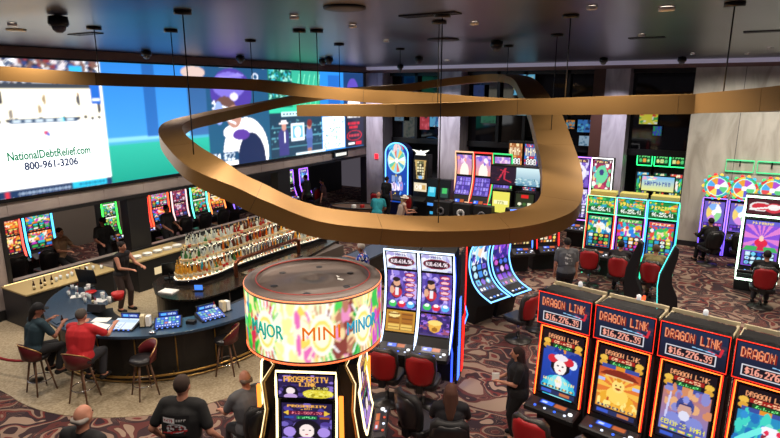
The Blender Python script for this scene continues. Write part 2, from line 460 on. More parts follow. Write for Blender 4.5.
# stadium blur
c.grad(U(9.77), V(4.2), U(16.52), 1, '4298e0', '2c7cd0')
R_(9.77, 4.3, 16.52, 4.42, '7fc4f0'); R_(9.77, 4.22, 13.5, 4.3, '4aa8c8')
c.grad(U(9.77), 0, U(16.52), V(4.22), '0f9a84', '2cb49c')
c.grad(U(11.1), V(4.4), U(11.5), 1, '2a6cb8', '245fa8'); c.grad(U(12.7), V(4.3), U(13.5), 1, '3a6ca4', '30588c')
E_(13.0, 6.35, .5, .2, 'c8b0a8')
# football player in purple helmet
c.grad(U(13.5), V(3.12), U(16.52), 1, '1e5a78', '24507a')
E_(15.25, 3.5, 1.15, 1.3, 'f2f2f6'); E_(15.5, 3.2, .72, 1.05, '16284e')
E_(14.75, 4.3, .6, .28, 'f4f4f8'); E_(15.0, 4.2, .42, .2, '5a3a9a')
E_(14.65, 5.7, .98, .82, '4e3c9c'); E_(14.55, 5.95, .78, .45, '7a6ccc'); E_(14.3, 5.15, .5, .42, '6a4a44'); E_(14.7, 4.85, .35, .4, 'b88878')
E_(14.75, 5.55, .2, .14, 'd0c8f0')
for dz in (0, .22, .44): Ln(13.75, 5.35-dz*.8, 14.75, 5.05-dz, .035, 'e8ecf8')
Ln(13.8, 5.4, 14.0, 4.75, .035, 'e8ecf8'); E_(14.0, 5.0, .2, .4, '8aa0e0')
for dy in (0, .3, .6): Ln(14.0+dy*.2, 6.1+dy*.2, 15.0+dy*.4, 6.35-dy*.1, .03, '8c80d8')
R_(13.55, 3.3, 14.8, 3.62, '1a4a70'); c.text('34', U(13.6), V(3.34), V(3.6)-V(3.34), 'e8f4ff', U(13.95)-U(13.6), True); c.text('$22', U(14.1), V(3.34), V(3.6)-V(3.34), 'e8f4ff', U(14.6)-U(14.1))
c.ring(U(15.85), V(6.25), .16/20, .13/3.44, .3, 'dfe8f8')
# far field, right top
R_(16.52, 5.1, 23.44, 6.56, '1a7a60'); c.blobs(U(16.6), V(5.3), U(18.0), 1, 260, ['0e3c48', '3ab0c0', '10705a', '90d8c8', '142a40'], .003, 5, 5)
c.grad(U(17.9), V(5.1), U(19.7), 1, '2fc08c', '37a890'); R_(19.72, 5.1, 21.47, 6.56, '2a86d8'); R_(20.3, 5.1, 21.2, 6.4, '2468c0')
for k in range(5): Ln(18.0+k*.35, 5.2, 18.4+k*.33, 6.4, .02, '8ce8c0')
R_(21.47, 5.1, 23.1, 6.56, '1a3a6a'); E_(22.2, 5.8, .45, .5, '5a48b0'); E_(22.4, 5.65, .2, .2, 'f0f0ff'); E_(22.3, 5.2, .5, .28, 'eef0fa'); R_(23.1, 3.12, 23.44, 6.56, '08080c')
# talk show
R_(16.52, 3.12, 19.8, 5.1, '1c3c52'); R_(16.52, 4.9, 21.4, 5.12, '37c8a0'); R_(17.2, 4.76, 19.6, 4.92, 'c8e4ea')
for k in range(12): R_(17.3+k*.19, 4.8, 17.42+k*.19, 4.88, '204058')
for z in (3.5, 3.9, 4.3): R_(16.6, z, 19.8, z+.05, '5aa0b4')
c.blobs(U(16.6), V(3.6), U(19.8), V(4.6), 70, ['4a90a8', '24506a', '7ac0c8', '2c4858'], .0025, 9, 4)
R_(17.75, 3.75, 18.6, 4.45, 'dfeaf4'); R_(17.85, 3.85, 18.5, 4.36, '6ab0d8'); E_(18.17, 4.1, .2, .22, 'f0f6fa')
R_(17.0, 3.2, 17.6, 4.1, '3a3a7a'); E_(17.3, 3.95, .32, .34, '3c3c7c'); E_(17.33, 4.35, .14, .17, 'c89080'); R_(17.05, 4.45, 17.6, 4.5, 'e0dce0'); R_(17.17, 4.5, 17.48, 4.6, 'e8e4e8'); R_(17.32, 3.7, 17.38, 4.15, 'f0f0f0')
E_(18.92, 3.9, .22, .42, '5a70b0'); R_(18.75, 3.3, 19.1, 3.8, '4a60a0'); E_(18.92, 4.35, .15, .18, 'c09080'); E_(18.95, 4.42, .17, .16, '7a2c2c'); R_(18.8, 3.12, 19.05, 3.4, 'a07060')
R_(18.0, 3.14, 20, 3.24, 'd8e8f0')
R_(19.84, 3.2, 21.5, 4.62, 'eef2e4'); c.blobs(U(19.9), V(3.25), U(21.4), V(4.5), 120, ['8ac8b8', '90b8d8', 'd8d8c0', '5a90a0', 'f8f8f0'], .0026, 11, 4)
R_(21.57, 3.15, 23.1, 4.95, '1c2238')
for z, w, cc in ((4.72, .9, 'f0f0f0'), (4.5, 1.1, 'f0f0f0'), (4.2, 1.0, 'e02038'), (4.0, .8, 'e02038')):
    for k in range(int(w/.12)): R_(22.3-w/2+k*.12, z, 22.3-w/2+k*.12+.08, z+.12, cc)
c.ring(U(22.3), V(3.68), .62/20, .24/3.44, .1, 'e02038')
for k in range(7): R_(21.85+k*.13, 3.62, 21.93+k*.13, 3.74, 'e84050')
R_(21.8, 3.26, 22.3, 3.36, 'f0f0f0'); R_(22.4, 3.25, 22.9, 3.38, 'e02038')
c.blur(1); c.a = c.a*(1+.5*(c.a.mean(2, keepdims=True))**2)
screen(c, lambda s, t: (.065, Y0+(Y1-Y0)*s-YC, (Z1-Z0)*t), 'display', tv, 'video_wall_glow')
for txt, y, z, w, sz, col in (('NationalDebtRelief.com', 8.13, 4.15, 2.15, .3, '1f9a66'), ('800-961-3206', 8.12, 3.87, 1.4, .27, '1c3a68')):
    lettering(txt, sz, mat('print_'+col, '000000', .5, 0, col, .8), tv, (.072, y-YC, z-Z0), (pi/2, 0, pi/2), .002, .008, width=w)

# ------------------------------------------------------------------ bronze ribbons
def ribbon(name, label, st, w, closed, group=None, cables=(), ws=None):
    """st: (x,y,z,height,bank degrees)."""
    P = spline(st, 7, closed); n = len(P); tocam = Vector((.515, -.857, 0))
    WP = [float(q[0]) for q in spline([(x, 0) for x in ws], 7, closed)] if ws else None
    root = thing(name, label, 'ceiling ribbon', tuple(P[0][:3]), 0, group)
    o0 = Vector(P[0][:3]); v = []; 
    for i in range(n):
        p = Vector(P[i][:3]); a = Vector(P[i-1][:3]) if (i or closed) else p; b = Vector(P[(i+1) % n][:3]) if (i < n-1 or closed) else p
        t = (b-a).normalized(); bk = radians(P[i][4]); nn = Vector((0, 0, 1))*cos(bk)+tocam*sin(bk)
        s = t.cross(nn).normalized(); u = s.cross(t).normalized(); hh = P[i][3]/2; ww = (WP[i] if ws else w)/2
        for q in ((-1, -1), (1, -1), (1, 1), (-1, 1)): v.append(p-o0+s*(ww*q[0])+u*(hh*q[1]))
    # one panel per stretch, with thin joints between
    cuts = list(range(0, n if closed else n-1, 14))+[n if closed else n-1]
    for a, b in zip(cuts, cuts[1:]):
        if b-a < 1: continue
        mb = MB(); idx = [i % n for i in range(a, b+1)]; vv = []
        for k, i in enumerate(idx):
            for q in range(4):
                pt = Vector(v[i*4+q])
                if k == 0 : pt = pt.lerp(Vector(v[idx[1]*4+q]), .02)
                if k == len(idx)-1: pt = pt.lerp(Vector(v[idx[-2]*4+q]), .02)
                vv.append(pt)
        m = len(idx); fs = [(3, 2, 1, 0), tuple((m-1)*4+q for q in range(4))]
        mb.add(vv, fs, 0)
        for q in range(4):
            strip = [vv[k*4+j] for k in range(m) for j in (q, (q+1) % 4)]
            mb.add(strip, [(k*2, k*2+1, k*2+3, k*2+2) for k in range(m-1)], 0, True)
        ob = mb.build('ribbon_panel', 'bronze', root)
    mb = MB(); mb.add(v, [(k*4+q, k*4+(q+1) % 4, ((k+1) % n)*4+(q+1) % 4, ((k+1) % n)*4+q) for k in range(n if closed else n-1) for q in range(4)])
    mb.v = [tuple(Vector(mb.v[i])*1.0+(Vector(mb.v[(i//4)*4+(i % 4+2) % 4])-Vector(mb.v[i]))*.02) for i in range(len(mb.v))]
    mb.build('inner_core', 'soft_black', root)
    for k in cables:
        p = Vector(P[int(k*7) % n][:3])-o0; top = CZ-o0.z
        cb = MB().tube([p+Vector((0, 0, .05)), (p.x, p.y, top)], .009, 6).build('suspension_cable', 'black', root)
        MB().cyl((p.x, p.y, top-.05), .12, .05, 18).build('ceiling_canopy', 'black', cb)
    return root
RING = [((-9.1, 7.95, 5.23), 10, 0), ((-9.25, 9.22, 5.37), 8.5, 0), ((-8.62, 10.34, 5.6), 8, 0), ((-8.14, 11.21, 5.72), 7.5, 0), ((-8.05, 12.08, 5.77), 7.5, 0), ((-7.65, 13.25, 5.83), 7.5, 0), ((-6.88, 13.83, 5.96), 7, 0), ((-5.74, 14.05, 6.07), 7, 0), ((-4.88, 13.75, 6.08), 7, 0), ((-4.26, 13.19, 5.95), 7, 0), ((-3.81, 12.64, 5.58), 9, 0), ((-3.43, 12.17, 5.21), 10, 0), ((-2.87, 10.99, 4.66), 12, 5), ((-2.49, 10.06, 4.3), 14, 8), ((-2.3, 9.35, 3.92), 16, 10), ((-2.44, 8.91, 3.75), 17, 12), ((-2.94, 8.38, 3.64), 17.5, 12), ((-3.73, 7.67, 3.64), 18, 12), ((-4.43, 7.02, 3.73), 18, 12), ((-5.15, 6.35, 3.91), 18, 12), ((-5.72, 5.78, 4.3), 18, 12), ((-6.28, 5.44, 4.66), 17, 12), ((-7.25, 5.8, 4.86), 15, 10), ((-8.12, 6.3, 5.03), 13, 6), ((-8.74, 6.98, 5.15), 10, 2)]
def st_(L):
    out = []
    for (x, y, z), px, b in L:
        d = -x*.515+y*.857; out.append((x, y, z, px*d/560, b))
    return out
ribbon('ceiling_ribbon', 'large sweeping bronze loop hung on cables over the slot floor', st_(RING), .54, True, 'bronze ceiling ribbons', (1.2, 3, 5, 8, 11.6, 17, 21.5), [.38, .42, .5, .5, .5, .5, .5, .5, .5, .55, .62, .66, .68, .68, .66, .62, .58, .56, .56, .56, .54, .5, .42, .38, .38])
RA = [((-11.74, 4.84, 6.14), 14, 0), ((-11.04, 5.15, 6.08), 13.5, 0), ((-9.65, 6.1, 5.98), 12, 0), ((-8.61, 7.42, 5.93), 11, 0), ((-7.72, 8.08, 5.88), 11, 0), ((-6.93, 8.32, 5.79), 11.5, 0), ((-6.0, 9.0, 5.69), 12, 0), ((-5.4, 9.35, 5.66), 12, 0), ((-4.68, 9.43, 5.62), 12, 0), ((-3.68, 9.69, 5.55), 12, 0), ((-2.65, 9.61, 5.53), 13, 0)]
ribbon('ceiling_ribbon', 'thin bronze band crossing in front of the video wall under the ceiling', st_(RA), .5, False, 'bronze ceiling ribbons', (2, 2.75, 5, 5.4))
RC = [((-6.46, 7.79, 5.45), 10.5, 0), ((-5.78, 7.96, 5.46), 11, 0), ((-4.75, 8.23, 5.47), 12, 0), ((-3.7, 8.51, 5.5), 13.5, 0), ((-2.83, 8.68, 5.54), 14.5, 0), ((-1.66, 8.69, 5.58), 17, 0), ((-.62, 8.72, 5.61), 18.5, 0), ((-.21, 8.62, 5.63), 19, 0), ((.45, 7.97, 5.69), 23, 0), ((1.05, 7.16, 5.76), 27, 0), ((1.9, 5.9, 5.8), 30, 0)]
ribbon('ceiling_ribbon', 'broad bronze band running to the right edge nearest the viewer', st_(RC), .5, False, 'bronze ceiling ribbons', (2.6, 4.6, 7.15))

# ------------------------------------------------------------------ ceiling fittings
def downlight(x, y, big=False):
    t = thing('ceiling_downlight', 'DL', 'downlight', (x, y, CZ-.045), 0, 'recessed ceiling downlights')
    r = .085 if big else .05
    MB().lathe([(r+.018, 0), (r+.018, .04), (r, .04), (r, .01)], seg=18).build('trim_ring', 'white', t)
    MB().cyl((0, 0, .012), r, .01, 18).build('lamp_lens', glow('ffe9cf', 14), t)
    return t
DL = [(-5.71, 6.75), (-3.72, 8.82), (-6.68, 10.95), (-9.17, 19.32), (-.9, 8.57), (-1.2, 19.43), (.17, 20.26), (.63, 17.74), (-10.24, 5.07), (-5.64, 8.17), (-1.69, 12.36), (-1.72, 7.96)]
NM = ['nearest the left of the cable trio', 'left of the centre above the front arc', 'between the two long cables at centre left', 'bright one close to the back wall columns', 'brightest one at the top right', 'near the back wall left of the stone wall', 'near the back wall above the stone wall', 'near the right edge of the ceiling', 'dull one at the far top left', 'beside the dark round speaker', 'halfway back on the right', 'at the top edge right of centre']
for (x, y), nm in zip(DL, NM): downlight(x, y, nm.startswith('bright'))['label'] = 'small round recessed downlight, '+nm
def dome(x, y, nm, z=CZ):
    t = thing('dome_camera', 'black hanging dome security camera '+nm, 'security camera', (x, y, z), 0, 'dome cameras on the ceiling')
    MB().lathe([(.03, 0), (.13, -.02), (.14, -.12), (.12, -.16)], seg=18).build('housing', 'black', t)
    MB().lathe([(.1, -.155), (.085, -.21), (.045, -.245), (0, -.25)], seg=16).build('dome_lens', 'mid_grey', t)
for x, y, nm in ((-8.59, 4.89, 'at the top left, the nearest one'), (-13.9, 10.21, 'by the left wall above the video wall'), (-13.5, 13.3, 'over the middle of the video wall'), (-12.4, 16.1, 'left one of the pair over the video wall'), (-11.6, 15.4, 'right one of the pair over the video wall'), (-8.88, 16.59, 'left of the centre near the far cables'), (-4.6, 12.2, 'right of the centre, the middle one'), (-3.9, 20.4, 'far back near the brown pillar'), (-1.62, 21.4, 'far back right of the stone column'), (-12.4, 21.5, 'in the far left corner')): dome(x, y, nm)
for x, y, r, nm in ((-4.53, 6.38, .28, 'above the cable trio'), (-5.5, 11.36, .34, 'at the middle of the ceiling'), (-11.2, 5.6, .16, 'at the top left')):
    t = thing('ceiling_speaker', 'dark round ceiling speaker grille '+nm, 'speaker', (x, y, CZ), 0, 'round ceiling speakers')
    MB().lathe([(r, 0), (r, -.025), (r*.86, -.035), (0, -.03)], seg=28).build('grille', 'dark_grey' if r > .2 else 'cream', t)
for x, y, w, nm in ((-3.9, 7.6, .9, 'above the front arc of the bronze loop'), (.6, 12.9, 1.2, 'near the right edge'), (-1.7, 13.2, .7, 'over the green machines'), (-10.9, 6.7, .8, 'near the left cables')):
    t = thing('ceiling_vent', 'dark slotted air vent in the ceiling '+nm, 'vent', (x, y, CZ), 0, 'ceiling air vents')
    mb = MB().box(-w/2, -.12, -.02, w/2, -.1, 0).box(-w/2, .1, -.02, w/2, .12, 0).box(-w/2, -.12, -.02, -w/2+.02, .12, 0).box(w/2-.02, -.12, -.02, w/2, .12, 0); mb.build('frame', 'dark_grey', t)
    mb = MB()
    for k in range(4): mb.box(-w/2, -.09+k*.05, -.015, w/2, -.07+k*.05, 0)
    mb.build('vent_slats', 'black', t)

# ------------------------------------------------------------------ lights
def spot(x, y, z, e, ang=120, col=(1, .86, .72), r=.12, to=None):
    l = bpy.data.lights.new('lamp_and_fill_light', 'SPOT'); l.energy = e; l.spot_size = radians(ang); l.spot_blend = .6; l.color = col; l.shadow_soft_size = r
    o = bpy.data.objects.new('lamp_and_fill_light', l); COL.objects.link(o); o.location = (x, y, z)
    if to: o.rotation_euler = (Vector(to)-Vector((x, y, z))).to_track_quat('-Z', 'Y').to_euler()
    return o
for x, y in DL: spot(x, y, CZ-.08, 390, 130)
for x, y in ((-8, 3), (-5, 3), (-2, 3.5), (1, 4), (-11, 8.5), (-9, 14), (-6, 17), (-3, 16), (-12.5, 20), (-7, 20.5), (2, 9), (3, 14), (3, 19), (-13, 5), (-12, 12)): spot(x, y, CZ-.05, 420, 130)  # extra fill spots without fittings, added for even floor light
for x in (-.6, .6, 1.8, 3.0): spot(x, 20.6, 6.75, 330, 80, (1, .95, .85), .3, (x, 23.5, 3.6))  # added wash spots that brighten the stone wall
for x in (-14.9, -10.9, -3.9): spot(x, 20.6, 6.7, 900, 45, (.95, .9, 1), .2, (x, 23.4, 4.2))  # added spots that brighten the columns
for y in (8.6, 10.2, 12.6, 15.2, 20.5): spot(-17.6, y, 3.05, 170, 140, (1, .85, .75), .2, (-20.5, y, 1.0))  # added fill spots for the room beyond the openings
for y in (4.0, 6.5, 9, 12.5, 16, 19.5): spot(-12.9, y, 6.8, 400, 70, (1, .88, .8), .2, (-15.5, y, 2.2))  # added wash spots that brighten the left wall

# ================================================================== ROUND BAR
BX, BY = -11.1, 8.3
bar = thing('bar_counter', 'long curved black bar counter with blue stone worktop and brass foot rail', 'bar counter', (BX, BY, 0))
A0, A1 = -152, 0
def path(r, a0=A0, a1=A1, n=44, tail=6.6):
    P = [(r*cos(radians(a0+(a1-a0)*i/n)), r*sin(radians(a0+(a1-a0)*i/n))) for i in range(n+1)]
    return P+[(r, tail)] if tail else P
def band(ro, ri, z0, z1, name, m, parent, bev=0, a0=A0, tail=6.6):
    o_, i_ = path(ro, a0, tail=tail), path(ri, a0, tail=tail)
    n = len(o_); v = [(x, y, z) for z in (z0, z1) for x, y in o_]+[(x, y, z) for z in (z0, z1) for x, y in i_]
    O = lambda k, t: t*n+k; I = lambda k, t: 2*n+t*n+k
    fs = []
    for k in range(n-1):
        fs += [(O(k, 0), O(k+1, 0), O(k+1, 1), O(k, 1)), (I(k, 0), I(k, 1), I(k+1, 1), I(k+1, 0)), (O(k, 1), O(k+1, 1), I(k+1, 1), I(k, 1)), (O(k, 0), I(k, 0), I(k+1, 0), O(k+1, 0))]
    fs += [(O(0, 0), O(0, 1), I(0, 1), I(0, 0)), (O(n-1, 0), I(n-1, 0), I(n-1, 1), O(n-1, 1))]
    mb = MB().add(v, fs); return mb.build(name, m, parent, bev)
wt = band(2.7, 1.95, 1.04, 1.1, 'worktop', 'worktop_stone', bar, .008)
wl = [(2.66*cos(radians(a)), 2.66*sin(radians(a))) for a in range(-152, -95, 4)]+[(1.9*cos(radians(-98)), 1.9*sin(radians(-98))), (-.45, -1.3), (-1.3, -.95), (-2.0, -1.3)]
MB().prism_z(wl, 1.105, 1.12).build('worktop_extension', 'worktop_stone', bar)
band(2.48, 2.2, .02, 1.04, 'front_panel', mat('satin_black', '08080a', .45), bar)
band(1.93, 1.35, .02, .84, 'inner_cabinet', 'soft_black', bar, a0=-125)
band(2.52, 2.46, .0, .12, 'kick_plate', 'black', bar)
for a in list(range(-146, 1, 18)):
    ca, sa = cos(radians(a)), sin(radians(a))
    MB().tube([(2.495*ca, 2.495*sa, .1), (2.495*ca, 2.495*sa, 1.02)], .014, 6).build('brass_divider', 'brass', bar)
for y in (1.2, 2.4, 3.6, 4.8, 6.0): MB().tube([(2.495, y, .1), (2.495, y, 1.02)], .014, 6).build('brass_divider', 'brass', bar)
MB().tube([(x, y, .2) for x, y in path(2.64)], .025, 8).build('foot_rail', 'brass', bar)
MB().tube([(x, y, .05) for x, y in path(2.54)], .018, 6).build('base_trim', 'gold_trim', bar)
for a in range(-140, 1, 20):
    ca, sa = cos(radians(a)), sin(radians(a)); MB().tube([(2.5*ca, 2.5*sa, .2), (2.64*ca, 2.64*sa, .2)], .014, 6).build('rail_bracket', 'brass', bar)

def on_bar(a, r, z=1.1): return (BX+r*cos(radians(a)), BY+r*sin(radians(a)), z)
# built-in poker terminals
PC = Cv(64, 40, '2a55c0'); PC.cells(.05, .3, .95, .95, 6, 3, ['8fb8ff', '4f88e8', 'e8f4ff', '70d0a0', '3868d0', 'd08060'], 3, .12); PC.rect(0, 0, 1, .12, '183a90')
for k in range(9): PC.ell(.1+.1*k, .18, .03, .05, 'e8f0ff')
PB = Cv(48, 12, '1838a0'); PB.rect(.1, .25, .4, .75, '60b8ff'); PB.scrib('POKER', .48, .25, .5, 'd8ecff', .44)
PW = Cv(40, 26, 'dfeaf4'); PW.rect(.5, 0, .52, 1, '8098b0'); PW.cells(.05, .1, .45, .5, 3, 3, ['b0c8e0', 'e8f0f8', '90b0d0'], 1); PW.rect(.05, .6, .95, .9, 'c0d8ec')
def terminal(a, r, label, art=None):
    x, y, z = on_bar(a, r)
    t = thing('bar_game_terminal', label, 'game terminal', (x, y, z+.002), a+90, 'game terminals set in the bar top')
    MB().prism_x([(-.22, 0), (.2, 0), (.2, .1), (-.22, .025)], -.27, .27).build('housing', 'black', t, .006)
    screen(art or PC, lambda s, q: (-.24+.48*s, -.2+.38*q, .034+.068*q), 'display', t)
    MB().box(-.2, .23, 0, .2, .28, .2).build('message_bar', 'black', t, .006)
    screen(PB, lambda s, q: (-.18+.36*s, .226, .1+.085*q), 'message_display', t)
    for k in range(5): MB().cyl((-.2+.1*k, -.235, .026), .018, .012, 10).build('button', glow('5f8cff', 1.2), t)
    return t
terminal(-63, 2.22, 'bar-top game terminal with pale screen, leftmost of the lit three', PW)
terminal(-41, 2.22, 'bar-top game terminal with blue screen, middle of the lit three')
terminal(-19, 2.22, 'bar-top game terminal with blue screen beside the red-topped bottle')
# papers and small things on the bar
def small(mb, name, mats, label, cat, loc, rz=0, group=None):
    o = mb.build(name, mats); o.location = loc; o.rotation_euler = (0, 0, radians(rz)); return tag(o, label, cat, group)
for (a, r, rz, w, h, lb) in ((-76, 2.35, 10, .5, .34, 'large open white paper sheet on the bar by the red-shirted person'), (-82, 2.05, 30, .34, .22, 'white paper sheet behind the large open one on the bar'), (-63, 1.98, 60, .2, .14, 'small white slip between the left two bar terminals'), (-118, 1.6, 20, .28, .2, 'white paper among the glasses at the left end of the bar'), (-133, 2.1, 50, .26, .2, 'white napkin at the far left end of the bar')):
    small(MB().box(-w/2, -h/2, 0, w/2, h/2, .012), 'paper_sheet', 'paper', lb, 'paper', on_bar(a, r, 1.122 if a < -95 else 1.101), rz, 'papers on the bar')
def napkins(a, r, lb):
    t = thing('napkin_caddy', lb, 'caddy', on_bar(a, r, 1.101), a+90, 'napkin caddies on the bar')
    MB().box(-.12, -.09, 0, .12, .09, .02).build('tray', 'black', t)
    MB().box(-.1, -.07, .02, -.02, .07, .24).build('napkin_stack', 'cream', t); MB().box(.01, -.07, .02, .09, .07, .22).build('menu_stack', 'paper', t)
napkins(-52, 2.2, 'caddy of cream napkins between the two left bar terminals'); napkins(-9, 2.15, 'caddy of white napkins at the right of the bar by the drum sign')
small(MB().lathe([(.06, 0), (.07, .03), (.06, .05), (.02, .05)], seg=16), 'ashtray', 'chrome', 'small round ashtray in front of the leftmost lit bar terminal', 'ashtray', on_bar(-47, 2.6, 1.101))
small(MB().box(-.09, -.06, 0, .09, .06, .07), 'card_reader', 'soft_black', 'small black card box between two bar terminals', 'card reader', on_bar(-30, 2.35, 1.101), 25)
def drink(x, y, z, kind, label, cat, group):
    t = thing(kind, label, cat, (x, y, z), random.uniform(0, 90), group)
    if kind == 'drinking_glass':
        MB().lathe([(.03, 0), (.038, .12), (.034, .12), (.027, .012)], seg=12).build('tumbler', mat('clear_glass', 'c9d2d6', .08), t)
        MB().cyl((0, 0, .012), .028, .07, 12).build('drink', mat('drink_amber', random.choice(['b0703a', '8a3a2a']), .2), t)
        MB().tube([(0, 0, .02), (.03, .01, .18)], .003, 6).build('straw', 'red_plastic', t)
    elif kind == 'beer_bottle':
        MB().lathe([(.03, 0), (.031, .14), (.013, .19), (.012, .24)], seg=12).build('bottle_body', mat('brown_glass', '2a160c', .1), t)
        MB().cyl((0, 0, .04), .0316, .07, 12).build('paper_label', 'cream', t)
    elif kind == 'sauce_bottle':
        MB().lathe([(.035, 0), (.035, .13), (.02, .17)], seg=12).build('bottle_body', 'white', t)
        MB().lathe([(.02, .17), (.006, .22), (.006, .24)], seg=10).build('nozzle_cap', 'red_plastic', t)
    elif kind == 'cup':
        MB().lathe([(.035, 0), (.047, .14), (.043, .14), (.03, .01)], seg=14).build('cup_body', 'white', t)
        MB().lathe([(.05, .138), (.05, .15), (.03, .16), (0, .16)], seg=14).build('lid', 'paper', t)
    return t
def ordinal(n): return '%d%s' % (n, 'th' if 10 <= n % 100 <= 20 else {1: 'st', 2: 'nd', 3: 'rd'}.get(n % 10, 'th'))
R = random.Random(3)
nice = ['beside the dark monitor', 'at the far left corner', 'close to the capped person', 'near the red dish', 'on the back edge', 'in front of the monitor', 'behind the papers', 'nearest the bartender', 'in the middle of the clutter', 'by the white napkin']
for k in range(9):
    drink(-13.05+.15*k+R.uniform(-.05, .05), 6.95+R.uniform(-.25, .25)-.02*k, 1.122, 'drinking_glass', 'short drink glass with straw on the left bar end, '+nice[k], 'glass', 'glasses at the left end of the bar')
for k, (x, y) in enumerate(((-12.25, 6.75), (-12.7, 7.15), (-11.9, 7.0), (-11.5, 6.9))):
    drink(x, y, 1.122, 'cup', 'white lidded paper cup on the left part of the bar, '+('right of the monitor', 'left of the monitor', 'by the red dish', 'closest to the bartender')[k], 'cup', 'paper cups on the bar')
for k, (a, r) in enumerate(((-92, 2.62), (-112, 1.75))):
    drink(*on_bar(a, r, 1.122 if k else 1.101), 'beer_bottle', ('dark beer bottle by the hand of the red-shirted person', 'dark beer bottle on the bar in front of the bartender')[k], 'bottle', None)
for k, (a, r) in enumerate(((-14, 2.02), (-104, 1.75))):
    drink(*on_bar(a, r, 1.101 if k == 0 else 1.122), 'sauce_bottle', ('white squeeze bottle with red cap at the right of the bar', 'white squeeze bottle with red cap near the red bucket')[k], 'bottle', None)
small(MB().lathe([(.1, 0), (.14, .17), (.13, .17), (.09, .01)], seg=18), 'ice_bucket', 'red_plastic', 'bright red bucket on the bar beside the bartender', 'bucket', (-11.55, 7.15, 1.122))
small(MB().lathe([(.05, 0), (.13, .05), (.12, .055), (.04, .015)], seg=18), 'serving_dish', 'red_plastic', 'low red dish at the foot of the dark monitor', 'dish', (-12.45, 7.05, 1.122))
small(MB().prism_x([(-.1, 0), (.1, 0), (.08, .12), (-.06, .16)], -.16, .16), 'receipt_printer', 'dark_grey', 'dark receipt printer on the bar beside the red bucket', 'printer', (-11.35, 6.5, 1.122), 20)
def monitor(x, y, z, rz, label, w=.42, h=.3):
    t = thing('point_of_sale_monitor', label, 'monitor', (x, y, z), rz, None)
    MB().box(-.12, -.09, 0, .12, .09, .02).build('base', 'soft_black', t); MB().tube([(0, .02, .02), (0, .04, .16)], .02, 8).build('stand', 'soft_black', t)
    MB().prism_x([(-.02, .1), (.02, .1), (.1, .1+h), (.06, .1+h)], -w/2, w/2).build('display_shell', 'black', t, .006)
    MB().prism_x([(-.022, .12), (-.018, .12), (.058, .08+h), (.054, .08+h)], -w/2+.02, w/2-.02).build('screen_panel', 'dark_glass', t)
    return t
monitor(-12.95, 7.3, 1.122, 200, 'dark monitor standing at the left end of the bar', .5, .36)
monitor(-12.1, 8.95, 1.0, 240, 'black monitor turned sideways at the rounded end of the bottle island', .34, .34)

# back counter against the left wall
t = thing('back_counter', 'low counter with lit cream top full of garnish jars under the left opening', 'counter', (-14.75, 7.6, 0))
MB().box(-.6, -1.15, 0, .55, 1.2, .9).build('cabinet', 'dark_grey', t, .01)
MB().box(-.62, -1.17, .9, .58, 1.22, .94).build('worktop', mat('dim_cream', 'a89468', .5), t, .004)
MB().box(-.6, -1.1, .935, -.56, 1.15, .95).build('added_glow_strip', glow('ffdf9a', 2), t)  # added glowing strip, stands in for the glow among the jars
for k in range(3): MB().box(.55, -1.05+.75*k, .08, .565, -.4+.75*k, .84).build('door', 'soft_black', t)
for k in range(13):
    y = 6.75+.155*k
    drink(-14.6+R.uniform(-.12, .12)+(.2 if k < 4 else 0), y, .94, R.choice(['beer_bottle', 'drinking_glass']), 'small jar or bottle on the lit back counter, %s from its left end' % ordinal(k+1), 'jar', 'jars along the back counter')
spot(-14.3, 7.7, 2.5, 60, 100, (1, .85, .55), .1)  # small spot without a fitting, added to light the counter top
# second lit back counter right of the bartender
t = thing('service_station', 'lit service station stacked with white plates behind the bartender', 'counter', (-14.7, 10.4, 0))
MB().box(-.55, -.9, 0, .45, 1.1, .9).build('cabinet', 'soft_black', t, .01); MB().box(-.57, -.92, .9, .47, 1.12, .94).build('worktop', 'dim_cream', t)
MB().box(.455, -.35, .4, .46, .3, .62).build('lit_recess', glow('ffe4b0', .8), t)
for k in range(5):
    o = MB().lathe([(.06, 0), (.14, .015), (.14, .02), (0, .012)], seg=18)
    for j in range(1, 4): o.lathe([(.06, .02*j), (.14, .015+.02*j), (.14, .02+.02*j), (0, .012+.02*j)], seg=18)
    small(o, 'plate_stack', 'paper', 'stack of white plates on the service station behind the bartender, '+('left end', 'left middle', 'middle', 'right middle', 'right end')[k], 'plates', (-14.6, 9.75+.36*k, .94), 0, 'plate stacks on the service station')
spot(-14.4, 10.4, 2.3, 40, 110, (1, .85, .55), .1)

# ------------------------------------------------------------------ bottle island
isl = thing('bottle_island', 'long dark island inside the bar carrying lit stepped bottle shelves', 'bar island', (-11.6, 11.0, 0))
def L(p): return [(x+11.6, y-11.0) for x, y in p]
front = [(-11.55, 8.1), (-11.15, 7.98), (-10.7, 8.05), (-10.35, 8.3), (-10.15, 8.8), (-10.1, 9.6), (-10.12, 10.6), (-10.2, 11.6), (-10.33, 12.6), (-10.5, 13.6), (-10.7, 14.6)]
back = [(-12.6, 14.9), (-12.8, 13.4), (-12.85, 11.8), (-12.8, 10.4), (-12.6, 9.3), (-12.2, 8.5)]
from mathutils.geometry import tessellate_polygon
def outline(f, b): return L([tuple(p) for p in spline(f, 4)]+[tuple(p) for p in spline(b, 4)])
O1 = outline(front, back)
def shrink(P, d, cx=0., cy=.6):
    n = len(P); out = []
    for i in range(n):
        a = Vector(P[i-1]); b = Vector(P[(i+1) % n]); t = (b-a).normalized(); out.append((P[i][0]-t.y*d, P[i][1]+t.x*d))
    return out
MB().prism_z(shrink(O1, .07), 0, .94).build('cabinet', 'black', isl)
MB().prism_z(O1, .94, .985).build('worktop', 'dark_marble', isl)
for y in (9.2, 10.1, 11.0, 11.9, 12.8, 13.6):
    x = -10.17-max(0, (y-10.6))*.09
    MB().box(x+11.6-.02, y-11-.012, .05, x+11.6+.004, y-11+.012, .9).build('panel_joint', 'brown_grey', isl)
